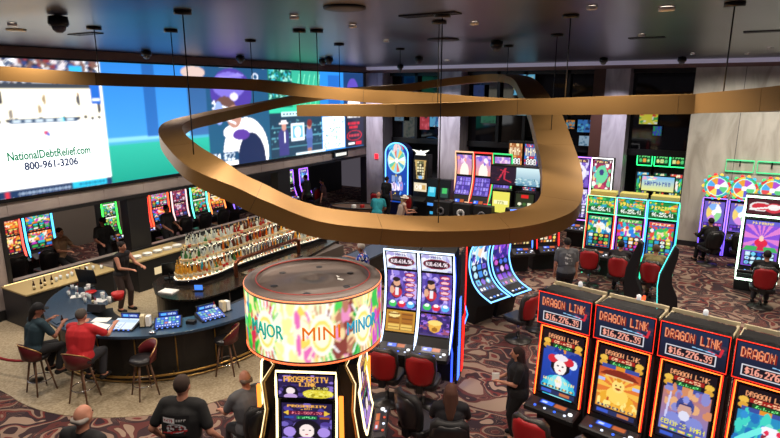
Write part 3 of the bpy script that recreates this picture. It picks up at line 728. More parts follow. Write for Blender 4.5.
mb = MB(); mb.box(.93, 1.3, .15, 1.31, 3.2, .9); sp = mb.build('undercounter_refrigerator', 'brown_grey', isl)
# shelf paths (front edge of each tier, inset from the worktop)
T1 = [(-11.98, 9.2), (-11.8, 8.85), (-11.5, 8.74), (-11.2, 9.0), (-11.08, 9.6), (-11.15, 10.4), (-11.15, 11.4), (-11.1, 12.6), (-11.0, 13.4), (-10.95, 14.2)]
T2 = [(-12.08, 9.45), (-11.92, 9.16), (-11.68, 9.08), (-11.47, 9.4), (-11.42, 10.4), (-11.45, 11.5), (-11.5, 12.8), (-11.5, 14.1)]
T3 = [(-12.16, 9.65), (-12.02, 9.42), (-11.84, 9.38), (-11.72, 9.8), (-11.72, 10.6), (-11.75, 11.6), (-11.82, 12.8), (-11.85, 14.0)]
tiers = []
for T, z0, z1, nm in ((T1, .985, 1.12, 'lower'), (T2, 1.12, 1.4, 'middle'), (T3, 1.4, 1.68, 'top')):
    P = [tuple(p) for p in spline(T, 6)]
    Pl = L(P); bk = [(-.75, Pl[-1][1]), (-.6, -1.25)]
    MB().prism_z(Pl+bk, z0, z1-.03).build('shelf_riser', 'black', isl)
    MB().prism_z(Pl+bk, z1-.03, z1).build('lit_shelf', glow('fff0d0', 1.5, True), isl)
    MB().tube([(x, y, z1-.015) for x, y in Pl], .018, 6).build('shelf_edge', 'chrome', isl)
    tiers.append((P, z1))
# guard rails of posts between the tiers
for (P, z1) in tiers[1:]:
    MB().tube([(x, y, z1+.13) for x, y in L(P)], .009, 6).build('guard_rail', 'gold_trim', isl)
# bottles: one prototype per shape and colour, then copies
SH = {'tall': [(.034, 0), (.036, .01), (.036, .18), (.014, .235), (.013, .29)], 'square': [(.042, 0), (.043, .15), (.018, .175), (.015, .23)], 'round': [(.03, 0), (.048, .05), (.046, .11), (.016, .17), (.014, .25)], 'slim': [(.028, 0), (.028, .21), (.012, .25), (.011, .31)]}
CC = {'clear': 'c8d2cc', 'amber': 'b8661a', 'golden': 'dba23a', 'green': '3f7a42', 'red': '9a2620', 'blue': '28a0b8', 'brown': '5a2c16', 'pale': 'e2e2c8', 'dark': '141414', 'orange': 'd86a1c'}
protos = {}
def bottle(x, y, z, shape, colr, label, group, sc=1.):
    k = (shape, colr)
    if k not in protos:
        e = {'clear': .25, 'pale': .3, 'golden': .5, 'amber': .35, 'orange': .4, 'blue': .3, 'red': .2, 'green': .15}.get(colr, 0)
        m = glassy(CC[colr])
        mb = MB().lathe(SH[shape], seg=10); h = SH[shape][-1][1]; r = SH[shape][-1][0]
        mb.lathe([(r+.003, h), (r+.003, h+.035), (0, h+.035)], seg=8, mi=1)
        mb.lathe([(SH[shape][1][0]+.0015, .05), (SH[shape][1][0]+.0015, .12)], seg=10, mi=2)
        protos[k] = mb.mesh('liquor_bottle', [m, 'soft_black' if colr in ('clear', 'pale', 'blue') else 'gold_trim', 'cream' if colr != 'pale' else 'red_plastic'])
    o = bpy.data.objects.new('liquor_bottle', protos[k]); COL.objects.link(o)
    o.location = (x, y, z); o.scale = (sc, sc, sc); o.rotation_euler = (0, 0, random.uniform(0, 6))
    return tag(o, label, 'bottle', group)
def along(P, d):
    """points every d metres along the polyline"""
    out = []; acc = 0; last = None
    for i in range(len(P)-1):
        a = np.array(P[i]); b = np.array(P[i+1]); l = np.linalg.norm(b-a)
        if l < 1e-6: continue
        while acc <= l: out.append((a+(b-a)*acc/l, (b-a)/l)); acc += d
        acc -= l
    return out
R = random.Random(11)
pal = {0: (['golden', 'amber', 'pale', 'clear', 'green', 'blue', 'clear', 'pale', 'golden', 'orange'], 'lowest'), 1: (['clear', 'clear', 'red', 'orange', 'amber', 'golden', 'brown', 'dark'], 'middle'), 2: (['clear', 'clear', 'pale', 'amber', 'brown', 'golden'], 'top')}
cnt = 0
for ti, (P, z) in enumerate(tiers):
    for row in range(2 if ti < 2 else 3):
        pts = along(P, .135); m = len(pts)
        for i, (p, d) in enumerate(pts):
            if i < 1: continue
            nx, ny = -d[1], d[0]; off = .085+.11*row
            x, y = p[0]+nx*off+R.uniform(-.01, .01), p[1]+ny*off+R.uniform(-.01, .01)
            if i/m < .16 and ti == 2: cc = R.choice(['clear', 'clear', 'pale', 'clear'])
            elif ti == 0: cc = 'golden' if i/m < .2 else R.choice(pal[0][0])
            elif ti == 2 and i/m > .3: cc = R.choice(['amber', 'brown', 'red', 'clear', 'clear', 'pale'])
            elif ti == 2 or (ti == 1 and i/m < .3): cc = R.choice(['clear', 'pale', 'clear', 'clear', 'pale', 'green'])
            else: cc = R.choice(pal[ti][0])
            cnt += 1
            if cnt > 285: continue
            where = 'rounded left end' if i/m < .25 else ('middle stretch' if i/m < .6 else 'far right end')
            bottle(x, y, z, R.choice(list(SH)), cc, '%s bottle on the %s lit island shelf, %s row, %s from its rounded left end' % (cc, pal[ti][1], ('front', 'second', 'rear')[row], ordinal(i)), 'bottles on the %s lit shelf of the island' % pal[ti][1], R.uniform(1.08, 1.3))
# draught tap rail: copper pipe bridge with a row of tap handles
tr = thing('beer_tap_rail', 'curved copper pipe bridge with a row of silver beer tap handles', 'beer taps', (-10.75, 11.2, .985))
pipe = [(0.05, -1.25, 0), (0.05, -1.25, .34), (.04, -1.15, .42), (0, -1.0, .44), (-.02, 0, .44), (-.04, 1.1, .44), (-.04, 1.25, .42), (-.02, 1.35, .34), (-.02, 1.35, 0)]
MB().tube([tuple(p) for p in spline(pipe, 5)], .055, 12).build('copper_pipe', 'copper', tr)
for k in range(18):
    y = -.9+.113*k
    f = MB().tube([(.03, y, .44), (.1, y, .42), (.12, y, .34)], .012, 6).build('tap_spout', 'chrome', tr)
    MB().lathe([(.012, 0), (.022, .05), (.026, .15), (.012, .19)], (.05, y, .49), 8).build('tap_handle', 'chrome', tr)
MB().box(-.05, -1.0, .0, .3, 1.15, .03).build('drip_tray', 'chrome', tr)
small(MB().box(-.12, -.08, 0, .12, .08, .02).box(-.1, -.01, .02, .1, .0, .14, 1), 'order_pad', ['black', glow('4a8cff', 1.2)], 'small tablet glowing blue at the rounded end of the island', 'tablet', (-10.75, 8.75, .987), 30)
small(MB().box(-.2, -.14, 0, .2, .14, .03), 'folded_towel', 'paper', 'white towels folded on the island worktop by the black monitor', 'towel', (-11.3, 8.3, .987), 15)
spot(-12.9, 9.0, 2.9, 60, 120, (1, .85, .6), .2, (-11.8, 9.5, 1)); spot(-10.0, 12, 3.6, 60, 100, (1, .85, .6), .2, (-11.5, 12, 1))

# ------------------------------------------------------------------ bar stools
def make_stool():
    t = thing('bar_stool', '', 'bar stool', (0, 0, 0), 0, 'bar stools around the bar')
    MB().lathe([(.05, .68), (.2, .7), (.235, .74), (.22, .79), (.1, .8), (0, .8)], seg=22).build('seat', 'black_vinyl', t)
    v = []; n = 20
    for i in range(n+1):
        a = radians(-80+160*i/n)+pi/2; hh = .3*max(0, cos(radians(-80+160*i/n)))**.6+.03
        for r, z in ((.235, .74), (.255, .74), (.29, .74+hh), (.265, .75+hh)): v.append((r*cos(a), r*sin(a), z))
    fs = []
    for i in range(n):
        for q in range(4): fs.append((i*4+q, i*4+(q+1) % 4, (i+1)*4+(q+1) % 4, (i+1)*4+q))
    fs += [(3, 2, 1, 0), (n*4, n*4+1, n*4+2, n*4+3)]
    b = MB().add(v, fs, 0, True); b.build('backrest', 'dark_red_vinyl', t)
    MB().tube([tuple(Vector(v[i*4+2])+Vector((0, 0, .006))) for i in range(n+1)], .009, 6).build('backrest_trim', 'gold_trim', t)
    for a in (45, 135, 225, 315):
        c_, s_ = cos(radians(a)), sin(radians(a)); MB().tube([(.13*c_, .13*s_, .7), (.27*c_, .27*s_, 0)], [.022, .015], 8).build('leg', 'walnut', t)
    MB().tube([(.215*cos(radians(a)), .215*sin(radians(a)), .27) for a in range(0, 360, 15)], .011, 6, closed=True).build('footrest_ring', 'chrome', t)
    return t
s0 = make_stool()
def stool_at(x, y, turn, label, first=False):
    a = degrees_to(x, y)+turn
    if first: s0.location = (x, y, .012); s0.rotation_euler = (0, 0, radians(a)); s0['label'] = label; return s0
    return copy_tree(s0, (x, y, .012), a, label)
def degrees_to(x, y):     # yaw that makes local -y look at the bar centre
    return math.degrees(atan2(BY-y, BX-x))+90
stool_at(-9.15, 6.0, -14-degrees_to(-9.15, 6.0), 'empty dark bar stool swivelled sideways in front of the middle terminal', True)
stool_at(-8.45, 7.45, -59-degrees_to(-8.45, 7.45), 'empty red-backed bar stool close to the round drum sign')
stool_at(-10.0, 5.3, 0, 'bar stool under the person in the red shirt')
stool_at(-11.05, 5.05, 0, 'bar stool under the person in the black cap')
stool_at(-8.05, 12.0, 0, 'bar stool under the person in the blue floral shirt')
stool_at(-7.55, 13.0, 0, 'bar stool under the person in the dark grey shirt')
stool_at(-8.05, 9.2, 0, 'bar stool hidden mostly behind the round drum sign')

# ================================================================== SLOT MACHINES
VIV = ['e8402c', 'f4b52a', '38b04a', '2f7ee0', 'c83ac0', 'f4efe0', '28c0c8', 'f07020']
PURP = ['6a3ac8', '9a50e0', 'd060c8', '3a2a90', 'e8c0f0', '4a70e0', 'f0d060']
GRN = ['37b860', '8ad048', 'e8e060', '30a0d0', 'f0f0f0', 'e04838', '1c7840']
BLU = ['4a90e8', '70d0f0', '2050c0', 'c0e8f8', '8060d8', 'f0f4ff']
WRM = ['e84028', 'f0a028', 'f8e070', 'c02030', 'fff4d0', 'f07838']
def art_generic(pal, bg, seed, w=34, h=52, reels=(4, 3)):
    c = Cv(w, h, bg); R = random.Random(seed)
    c.rays(.5, .62, 0, .45, 1, .86, 10, R.choice(pal), bg); c.ell(.5, .64, .26, .17, R.choice(pal)); c.ell(.5, .66, .14, .13, 'f6d8b8'); c.ell(.5, .75, .18, .06, R.choice(pal))
    c.blobs(0, .45, 1, .86, 22, pal, .07, seed); c.rect(.04, .88, .96, .98, R.choice(pal)); c.scrib('WILDS', .14, .895, .075, 'fff4c8', .72, True)
    c.cells(.05, .1, .95, .44, reels[0], reels[1], pal, seed+1, .12, '10101c'); c.rect(.05, .02, .95, .08, '181830')
    for k in range(5): c.rect(.1+.17*k, .03, .2+.17*k, .07, R.choice(pal))
    return c
def art_sign(pal, bg, txt, seed, w=52, h=26, col='ffe050', sub=None):
    c = Cv(w, h, bg); c.blobs(0, 0, 1, 1, 40, pal, .08, seed, 1.3); c.rect(.06, .5, .94, .86, bg); c.scrib(txt, .1, .52, .3, col, .8, True)
    if sub: c.rect(.12, .12, .88, .42, '101018'); c.text(sub, .16, .15, .24, 'ffffff', .68, True)
    return c
def lerp_y(prof, z):
    for (za, ya), (zb, yb) in zip(prof, prof[1:]):
        if z <= zb: return ya+(yb-ya)*(z-za)/(zb-za) if zb > za else ya
    return prof[-1][1]
ROUND = {}
def machine(name, label, cat, loc, rz, w=.78, front=((.8, -.08), (2.05, .06), (2.1, .02), (2.62, -.03)), back=.5, screens=(), rim=None, rimr=.016, deck='dark_grey', group=None, base=.12, side=None, edge_from=.8, deckglow='3a6cff', body='soft_black', deck_out=.42, rim_s=3.0):
    t = thing(name, label, cat, loc, rz, group)
    front = list(front); zt = front[-1][0]
    prof = [(base, 0), (base-.02, .55), (-deck_out*.6, .62), (-deck_out, .68), (-deck_out, .76), (front[0][1]-.02, front[0][0]+.02)]+[(y, z) for z, y in front]+[(back-.05, zt), (back, zt-.1), (back, 0)]
    MB().prism_x(prof, -w/2, w/2).build('cabinet', body, t, .012)
    # button deck
    d = MB().prism_x([(-deck_out-.01, .755), (-deck_out+.02, .775), (front[0][1]-.03, front[0][0]+.03), (front[0][1]-.03, front[0][0]-.02), (-deck_out, .74)], -w/2+.02, w/2-.02).build('button_deck', deck, t, .006)
    yd = lambda q: -deck_out+.03+q*(front[0][1]+deck_out-.08); zd = lambda q: .778+q*(front[0][0]-.74)
    dc = Cv(20, 8, '0c1024'); dc.rect(.1, .35, .5, .9, deckglow); dc.rect(.55, .4, .9, .85, 'c06030'); dc.rect(.15, .5, .3, .8, 'd0e0ff')
    screen(dc, lambda s, q: (-w*.3+w*.6*s, yd(.35+.6*q), zd(.35+.6*q)+.006), 'touch_display', d)
    for k in range(4): MB().cyl((-w*.3+w*.2*k, yd(.15), zd(.15)-.004), .022, .014, 10).build('button', glow('dfe8ff' if k % 2 else deckglow, 1.5), d)
    MB().cyl((w*.38, yd(.4), zd(.4)-.004), .035, .02, 12).build('spin_button', glow('ffffff', 1.4), d)
    for i, (z0, z1, art, hw, nm) in enumerate(screens):
        MB().prism_x([(lerp_y(front, z0-.02)-.012, z0-.02)]+[(lerp_y(front, z0+(z1-z0)*k/6)-.012, z0+(z1-z0)*k/6) for k in range(1, 6)]+[(lerp_y(front, z1+.02)-.012, z1+.02), (lerp_y(front, z1+.02)+.03, z1+.02), (lerp_y(front, z0-.02)+.03, z0-.02)], -hw-.02, hw+.02).build('screen_bezel', 'gloss_black', t)
        screen(art, lambda s, q: (-hw+2*hw*s, lerp_y(front, z0+(z1-z0)*q)-.018, z0+(z1-z0)*q), nm, t)
    if rim:
        zz = [edge_from+(zt-edge_from)*k/10 for k in range(11)]
        pts = [(-w/2, lerp_y(front, z)-.012, z) for z in zz]+[(w/2, lerp_y(front, z)-.012, z) for z in reversed(zz)]
        MB().tube(pts, rimr, 6, closed=True).build('light_frame', glow(rim, rim_s), t)
    if side:
        zz = [.05+(zt-.1)*k/12 for k in range(13)]
        for sx in (-1, 1):
            if side[1] in (0, sx): MB().tube([(sx*(w/2+.012), (lerp_y(front, max(z, .8)) if z > .8 else -.02), z) for z in zz], .02, 6).build('side_light', glow(side[0], 2.5), t)
    return t

# ---- front row with orange-lit frames (nearest machines)
def dl_sign():
    c = Cv(120, 70, '10162c'); c.grad(0, 0, 1, 1, '0c1226', '1c2a48')
    c.blobs(.72, .38, .95, .8, 16, ['2a3a5c', '3c2c40', '8a2030'], .05, 5)
    c.line(.74, .5, .9, .42, .02, 'd02838'); c.line(.9, .42, .93, .62, .02, 'd02838')
    c.text('DRAGON LINK', .07, .58, .27, '7a1810', .84, True); c.text('DRAGON LINK', .06, .6, .27, 'f09468', .84)
    c.rect(.09, .1, .86, .42, 'd8d8e0'); c.rect(.105, .13, .845, .39, '14101c'); c.text('$16,276.39', .14, .16, .2, 'f2a08c', .66, True)
    c.line(.5, .5, .82, .46, .012, '90c8f0')
    return c
SG = dl_sign()
def dl_main(kind):
    c = Cv(60, 92, '120a14'); c.rect(.18, .9, .82, .97, '120a14'); c.text('DRAGON LINK', .14, .885, .06, 'f0a070', .72)
    c.rect(.22, .81, .78, .865, 'a02018'); c.text('65,432', .28, .818, .04, 'ffd0a0', .44); c.rect(.26, .755, .74, .8, '184a20'); c.text('$347.69', .32, .76, .035, '80ff90', .36)
    for x in (.12, .88):
        c.ell(x, .83, .085, .04, 'e8b848'); c.ell(x, .76, .085, .04, 'd8a038')
    c.rect(.1, .7, .9, .745, '3a4c9a'); c.rect(.4, .7, .6, .745, 'e0902c')
    if kind == 0:
        c.grad(.05, .12, .95, .7, '1c3c98', '2448b0'); c.blobs(.05, .4, .95, .7, 16, ['2a50b8', '1a3490'], .08, 2)
        c.ell(.8, .56, .1, .07, 'd8e8ff'); c.ell(.5, .12, .42, .22, '38b8d8'); c.ell(.5, .15, .26, .2, '8ae0e8'); c.ell(.5, .24, .08, .1, 'f4e8e4')
        c.ell(.5, .48, .24, .12, '14101c'); c.ell(.5, .47, .15, .11, 'f8ece6'); c.ell(.3, .58, .12, .06, 'd02838'); c.ell(.7, .58, .12, .06, 'd02838'); c.ell(.5, .62, .16, .05, 'e8e0e8')
        c.ell(.44, .49, .025, .01, '202028'); c.ell(.56, .49, .025, .01, '202028'); c.ell(.5, .42, .03, .012, 'c02030'); c.text('AUTUMN MOON', .12, .225, .05, 'f0e098', .76)
    elif kind == 1:
        c.grad(.05, .12, .95, .7, 'e09030', 'c8502c'); c.poly([(.08, .6), (.92, .6), (.8, .66), (.5, .7), (.2, .66)], '802818'); c.rect(.2, .5, .8, .6, 'e8c080')
        c.rays(.5, .42, .05, .3, .95, .58, 16, 'f0b848', 'e07830'); c.ell(.5, .26, .38, .14, 'e8a830'); c.ell(.5, .33, .24, .12, 'f8d060'); c.ell(.5, .47, .13, .09, 'f8d878'); c.ell(.5, .56, .06, .03, 'd89020')
        c.ell(.45, .48, .02, .008, '603010'); c.ell(.55, .48, .02, .008, '603010'); c.ell(.5, .43, .06, .015, 'a04018'); c.rect(.05, .5, .2, .54, 'b0c0f0'); c.rect(.8, .48, .95, .52, 'b0c0f0'); c.blobs(.1, .14, .9, .24, 18, ['f8e080', 'c05020', 'f0b040'], .05, 4)
    elif kind == 2:
        c.grad(.05, .12, .95, .7, '6a78c8', 'c07858'); c.blobs(.05, .45, .95, .7, 24, ['d08860', '8888c8', '9870a0', 'e0a878'], .07, 8)
        c.ell(.5, .22, .4, .18, '5a60b0'); c.ell(.3, .3, .16, .08, '8088d0'); c.ell(.7, .3, .16, .08, '8088d0'); c.ell(.5, .5, .17, .12, '3c4890'); c.ell(.5, .44, .13, .1, 'c89c90'); c.ell(.5, .37, .1, .07, 'd8d8ec'); c.ell(.5, .59, .06, .05, '8890d8'); c.rect(.38, .51, .62, .535, '28306c')
        c.line(.15, .3, .2, .62, .02, 'c8c8f0'); c.text('GENGHIS KHAN', .08, .2, .06, 'e8e040', .84)
    else:
        c.grad(.05, .12, .95, .7, '28b0a8', '2888c0'); c.blobs(.05, .2, .95, .7, 40, ['40d0c0', '2070b8', '70e0d0', '3090d0', '50c060'], .07, 12)
        c.ell(.68, .42, .2, .12, '8a2838'); c.ell(.66, .38, .14, .1, 'f4e0d8'); c.ell(.62, .52, .18, .06, 'f0f0ff'); c.ell(.76, .52, .05, .035, 'e03050'); c.ell(.56, .5, .04, .03, 'e03050'); c.line(.1, .3, .45, .5, .04, '70e8e0'); c.text('PEACE', .12, .2, .1, 'f0f060', .5, True)
    c.rect(.05, .02, .95, .115, '18121c')
    for k in range(5): c.rect(.1+.165*k, .13, .23+.165*k, .165, ['e8c040', '38a850'][k % 2] if kind == 2 else '282858'); c.ell(.165+.165*k, .147, .04, .012, 'e8d080')
    c.rect(.08, .035, .92, .095, '28305c'); c.rect(.1, .045, .35, .085, '3858c8'); c.rect(.55, .045, .8, .085, 'c07040')
    return c
dlx, dly = cos(radians(-9.5)), sin(radians(-9.5))
dnames = ['a white-faced woman on blue', 'a golden seated figure on red', 'a bearded armoured warrior on violet', 'a turquoise underwater scene']
for k in range(4):
    cx = -2.33+(.43+.925*k)*dlx; cy = 8.66+(.43+.925*k)*dly
    fr = ((.78, -.1), (2.04, .04), (2.07, .0), (2.62, -.05))
    t = machine('slot_machine', 'orange-framed slot machine in the front row showing '+dnames[k], 'slot machine', (cx, cy, 0), -9.5, .84, fr, .45,
        ((.9, 1.98, dl_main(k), .335, 'main_screen'),), None, group='orange-framed front row')
    for q, (hw, col, r, yo) in enumerate(((.378, 'ff7028', .008, .03), (.396, 'ff2418', .006, .022))):
        z0, z1 = .84, 2.03
        pts = []
        for x0, z0_, x1, z1_ in ((-hw, z0, -hw, z1), (-hw, z1, hw, z1), (hw, z1, hw, z0)):
            for i in range(6): f = i/6; pts.append((x0+(x1-x0)*f, lerp_y(fr, z0_+(z1_-z0_)*f)-yo, z0_+(z1_-z0_)*f))
        pts.append((hw, lerp_y(fr, z0)-yo, z0))
        MB().tube(pts, r, 8).build('light_frame', glow(col, 4.0 if q == 0 else 3.0), t)
    s = MB().box(-.43, -.06, 2.09, .43, .08, 2.64).build('jackpot_sign', 'black', t, .01)
    screen(SG, lambda a, b: (-.41+.82*a, -.066, 2.11+.5*b), 'sign_display', s, 'screen')
    MB().tube([(-.43, -.068, 2.1), (.43, -.068, 2.1), (.43, -.068, 2.63), (-.43, -.068, 2.63)], .007, 6, closed=True).build('sign_light', glow('ff3020', 2.0), s)
    r = MB(); 
    for x in (-.42, .42): r.box(x-.02, .08, 2.56, x+.02, .55, 2.6); r.box(x-.02, .51, 2.3, x+.02, .55, 2.6)
    r.box(-.44, .52, 2.58, .44, .56, 2.64); r.build('rear_sign_frame', 'cream', t, .004)
    MB().box(-.4, .3, 2.0, .4, .5, 2.5).build('rear_housing', 'soft_black', t)
    MB().lathe([(.035, 0), (.035, .06), (.02, .08), (0, .08)], (0, .54, 2.64), 14).build('beacon_lamp', mat('beacon_white', 'd8d8d8', .3, 0, 'ffffff', .4), t)
    MB().box(.42, -.04, .05, .45, .42, 2.04).build('side_panel', 'dark_grey', t)

# ---- twin curved-screen machines by the drum
def twin_main(seed):
    c = Cv(44, 66, '5a48a8'); c.blobs(0, 0, 1, 1, 60, ['7a60c8', '4838a0', '9080e0', 'c8b0f0', '382880'], .08, seed)
    c.ell(.3, .5, .2, .24, '382040'); c.ell(.32, .68, .12, .1, 'e0a888'); c.ell(.3, .76, .13, .06, '20181c'); c.ell(.32, .42, .18, .13, 'c83040'); c.rect(.28, .35, .38, .55, 'e8e8f0'); c.ell(.16, .48, .08, .1, 'e0a888')
    for k in range(5): c.ell(.76, .9-.13*k, .17, .05, 'b01838'); c.ell(.76, .9-.13*k, .13, .03, 'f4c8d0')
    for x, cc in ((.2, '40c860'), (.5, 'e02840'), (.8, '58b8f0')): c.ell(x, .13, .13, .09, cc); c.ell(x, .17, .08, .04, 'ffffff')
    return c
def twin_low(k):
    if k == 0:
        c = Cv(44, 34, 'c89030'); c.cells(.06, .08, .94, .92, 2, 3, ['e8c060', 'a86820', 'f8e090'], 4, .06, 'b07828')
        for y in (.2, .4, .6, .8): c.rect(.1, y, .45, y+.04, '7a4818'); c.rect(.55, y, .9, y+.04, '7a4818')
    else:
        c = Cv(44, 34, '3a2878'); c.blobs(0, 0, 1, 1, 50, ['6a48c0', '2a1c60', 'a070e0', '9c5070'], .08, 6); c.ell(.5, .45, .2, .3, 'e8b048'); c.ell(.5, .6, .24, .12, 'f8d878'); c.ell(.5, .3, .1, .1, 'a06820')
    return c
twin_sign = Cv(56, 30, 'dfe4f4'); twin_sign.blobs(0, 0, 1, 1, 24, ['c8d0f0', 'f4f4ff', 'b0a8e0'], .1, 3); twin_sign.ell(.5, .45, .44, .3, '8a1830'); twin_sign.ell(.5, .45, .4, .24, '301020')
twin_sign.text('$18,614.96', .15, .33, .24, 'f8e8f0', .7, True); twin_sign.scrib('MAJOR', .32, .76, .16, '4a3a80', .36)
ta = 14; tx, ty = cos(radians(ta)), sin(radians(ta))
for k in (1, 2):
    cx = -5.6+.36*tx+.71*(k-1)*tx; cy = 9.07+.36*ty+.71*(k-1)*ty
    machine('slot_machine', ('white-rimmed tall slot machine mostly hidden behind the drum sign', 'white-rimmed tall slot machine with an orange lower screen', 'white-rimmed tall slot machine with a purple lower screen and a gold pot')[k], 'slot machine', (cx, cy, 0), ta, .69,
        ((.86, -.22), (1.1, -.06), (1.5, .06), (2.0, .12), (2.3, .12), (2.34, .08), (2.74, -.02)), .6,
        ((2.34, 2.7, twin_sign, .3, 'top_sign'), (1.5, 2.28, twin_main(k+4), .3, 'main_screen'), (1.06, 1.46, twin_low(max(0, k-1)), .3, 'lower_screen')), 'c8dcff', .018, 'dark_grey', 'white-rimmed twin machines', side=('3050ff', 1) if k == 2 else None, deckglow='4a70ff', deck_out=.48)
# lit end panel with blue and red slatted strips
t = thing('bank_end_panel', 'tall dark end panel with blue and red slatted light strips beside the twin machines', 'end panel', (-5.6+.71*2*tx+.03, 9.07+.71*2*ty+.03, 0), ta)
MB().prism_x([(.05, 0), (.0, .8), (.12, 1.6), (.1, 2.7), (.7, 2.7), (.75, 0)], 0.03, .07).build('panel_body', 'soft_black', t, .005)
mb = MB(); mb2 = MB()
for k in range(30):
    z = .1+.058*k; mb.box(.07, .02+.05*(k > 12), z, .085, .24, z+.04); mb2.box(.07, .46, z*.7, .085, .66, z*.7+.028)
mb.build('blue_light_strip', glow('4a78ff', 2.2), t); mb2.build('red_light_strip', glow('ff2418', 1.8), t)
MB().tube([(.08, .6, .1), (.08, .74, 1.5), (.08, .72, 2.7)], .012, 6).build('red_edge_light', glow('ff2020', 2.5), t)

# ---- round drum sign with machines round its column
DX, DY = -5.03, 6.17
t = thing('drum_sign', 'round illuminated drum sign reading MAJOR MINI MINOR over the machines', 'overhead sign', (DX, DY, 0))
Rd, ztop, zbot = 1.0, 3.12, 2.2
MB().lathe([(.36, 0), (.36, .3), (.24, .4), (.22, 1.9), (.5, 2.15), (.9, zbot)], seg=40).build('column', 'soft_black', t)
MB().lathe([(Rd-.02, zbot-.03), (Rd, zbot), (Rd, ztop-.02), (Rd-.02, ztop), (Rd-.17, ztop+.01), (Rd-.18, ztop-.05), (Rd-.22, ztop-.06), (.36, ztop-.06), (.35, ztop-.04), (.1, ztop-.04), (.1, ztop-.12), (0, ztop-.12), (0, zbot), (Rd-.1, zbot-.03)], seg=64).build('drum_body', 'brown_grey', t)
MB().tube([((Rd-.17)*cos(a), (Rd-.17)*sin(a), ztop+.012) for a in np.linspace(0, 2*pi, 64, endpoint=False)], .008, 6, closed=True).build('inner_ring_trim', mat('red_ring', '7a2420', .4, 0, 'c03020', .4), t)
MB().tube([((Rd)*cos(a), (Rd)*sin(a), ztop-.03) for a in np.linspace(0, 2*pi, 64, endpoint=False)], .010, 8, closed=True).build('upper_light_rim', glow('ff8a58', 2.0), t)
MB().tube([((Rd)*cos(a), (Rd)*sin(a), zbot) for a in np.linspace(0, 2*pi, 64, endpoint=False)], .012, 8, closed=True).build('lower_light_rim', glow('ff6838', 2.2), t)
for a in range(0, 360, 60): MB().cyl((.6*cos(radians(a)), .6*sin(radians(a)), ztop-.061), .05, .008, 14).build('screw_cover', 'dark_grey', t)
for x, y in ((-.28, -.1), (.2, .28), (.33, .2)): MB().box(x-.06, y-.02, ztop-.058, x+.06, y+.02, ztop-.048).build('paper_tag', 'paper', t)
c = Cv(400, 56, 'f0e8a0'); rn = random.Random(5)
words = [('MAJOR', -46, '18a898'), ('MINI', 0, 'f07818'), ('MINOR', 36, '28a0c8')]
base = -46     # direction of the middle word, degrees in the room
SEC = [(-80, ['2070d0', '38c860', '20a048']), (-60, ['18a838', '50d840', 'd02848', '1888b8']), (-42, ['a8e850', '30c048', 'e02050', '9020b0']), (-24, ['fffbe0', 'fff0a0', 'fffef0']), (-8, ['fff8d8', 'ffd860', 'e870b8']), (8, ['d8a078', 'a05a48', 'fff0c0', '50d058']), (22, ['b87860', 'f0d8a0', '8a4038', 'e890c0']), (38, ['f8e890', 'f0b860', '20a838', 'c89070']), (52, ['30c050', 'd050c0', 'f0d060']), (70, ['a030c0', '38c860', 'e04838']), (95, ['38c8c0', 'f0e060', 'd03870']), (125, ['fff4c0', '60d070', 'e08030'])]
F_ = lambda d: ((base+d) % 360)/360
for d, cols in SEC+[(d+150, cc) for d, cc in SEC[3:]]:
    for _ in range(46):
        f = F_(d+rn.uniform(-11, 11)); c.ell(f, rn.uniform(0, 1), rn.uniform(.004, .012), rn.uniform(.07, .2), rn.choice(cols))
for w_, da, col in words+[('', 110, ''), ('', 160, ''), ('', 215, '')]:
    f = F_(da)
    for q in np.linspace(0, 2*pi, 22): c.line(f+.022*cos(q), .48+.3*sin(q), f+.042*cos(q), .48+.62*sin(q), .0022, rn.choice(['fff8d8', 'e8ffd0', 'ffd8a0', 'ffffff', '60c878']))
    c.ell(f, .47, .026, .36, 'fffce8'); c.ell(f, .45, .021, .27, 'ffe070'); c.ell(f, .45, .016, .2, 'fff8d8')
c.blur(1)
o = screen(c, lambda s, q: ((Rd+.006)*cos(s*2*pi), (Rd+.006)*sin(s*2*pi), zbot+.04+(ztop-zbot-.1)*q), 'drum_display', t, 'screen')
o.data.materials[0] = screen_mat('drum_glow', 1.15, True)
zc = (zbot+ztop)/2-.02
for w_, da, col in words:
    def warp(v, da=da):
        a = radians(base+da)+v[0]/Rd; r = Rd+.015+v[2]; return (r*cos(a), r*sin(a), zc+v[1])
    lettering(w_, .27, mat('word_'+col, col, .4, 0, col, .5), t, depth=.008, bold=0., warp=warp, width=.56 if w_ != 'MINI' else .5)
for k, a in enumerate((base-60, base+30, base+120, base+210)):
    ca, sa = cos(radians(a)), sin(radians(a))
    pts = [(r*ca, r*sa, z) for r, z in ((.86, 2.2), (.72, 1.95), (.92, 1.75), (.88, 1.3), (1.0, .8), (1.05, .02))]
    MB().tube(pts, .03, 8).build('gold_arm', 'gold_trim', t); MB().tube([(p[0]*1.035, p[1]*1.035, p[2]) for p in pts], .008, 6).build('arm_light', glow('ffe0a8', 2.0), t)
def prosper_sign():
    c = Cv(90, 50, '2a1e4a'); c.blobs(0, 0, 1, 1, 40, ['3a2c68', '4c3a88', '20163a', '8a70c8'], .06, 5); c.text('PROSPERITY', .1, .68, .24, 'f0b050', .8, True); c.text('LINK', .38, .5, .16, 'f0b050', .3, True)
    c.ell(.72, .2, .28, .2, 'd8c838'); c.blobs(.48, .05, .95, .3, 40, ['f0e870', 'a89820', 'e8d850'], .035, 4); c.rect(.6, .36, .92, .5, '4a3a20'); c.text('$15.00', .62, .38, .1, 'e8e080', .28)
    c.ell(.22, .22, .14, .3, '120c18'); c.ell(.22, .3, .08, .14, 'f0e0e0'); c.ell(.22, .06, .12, .12, 'c0a0d8'); return c
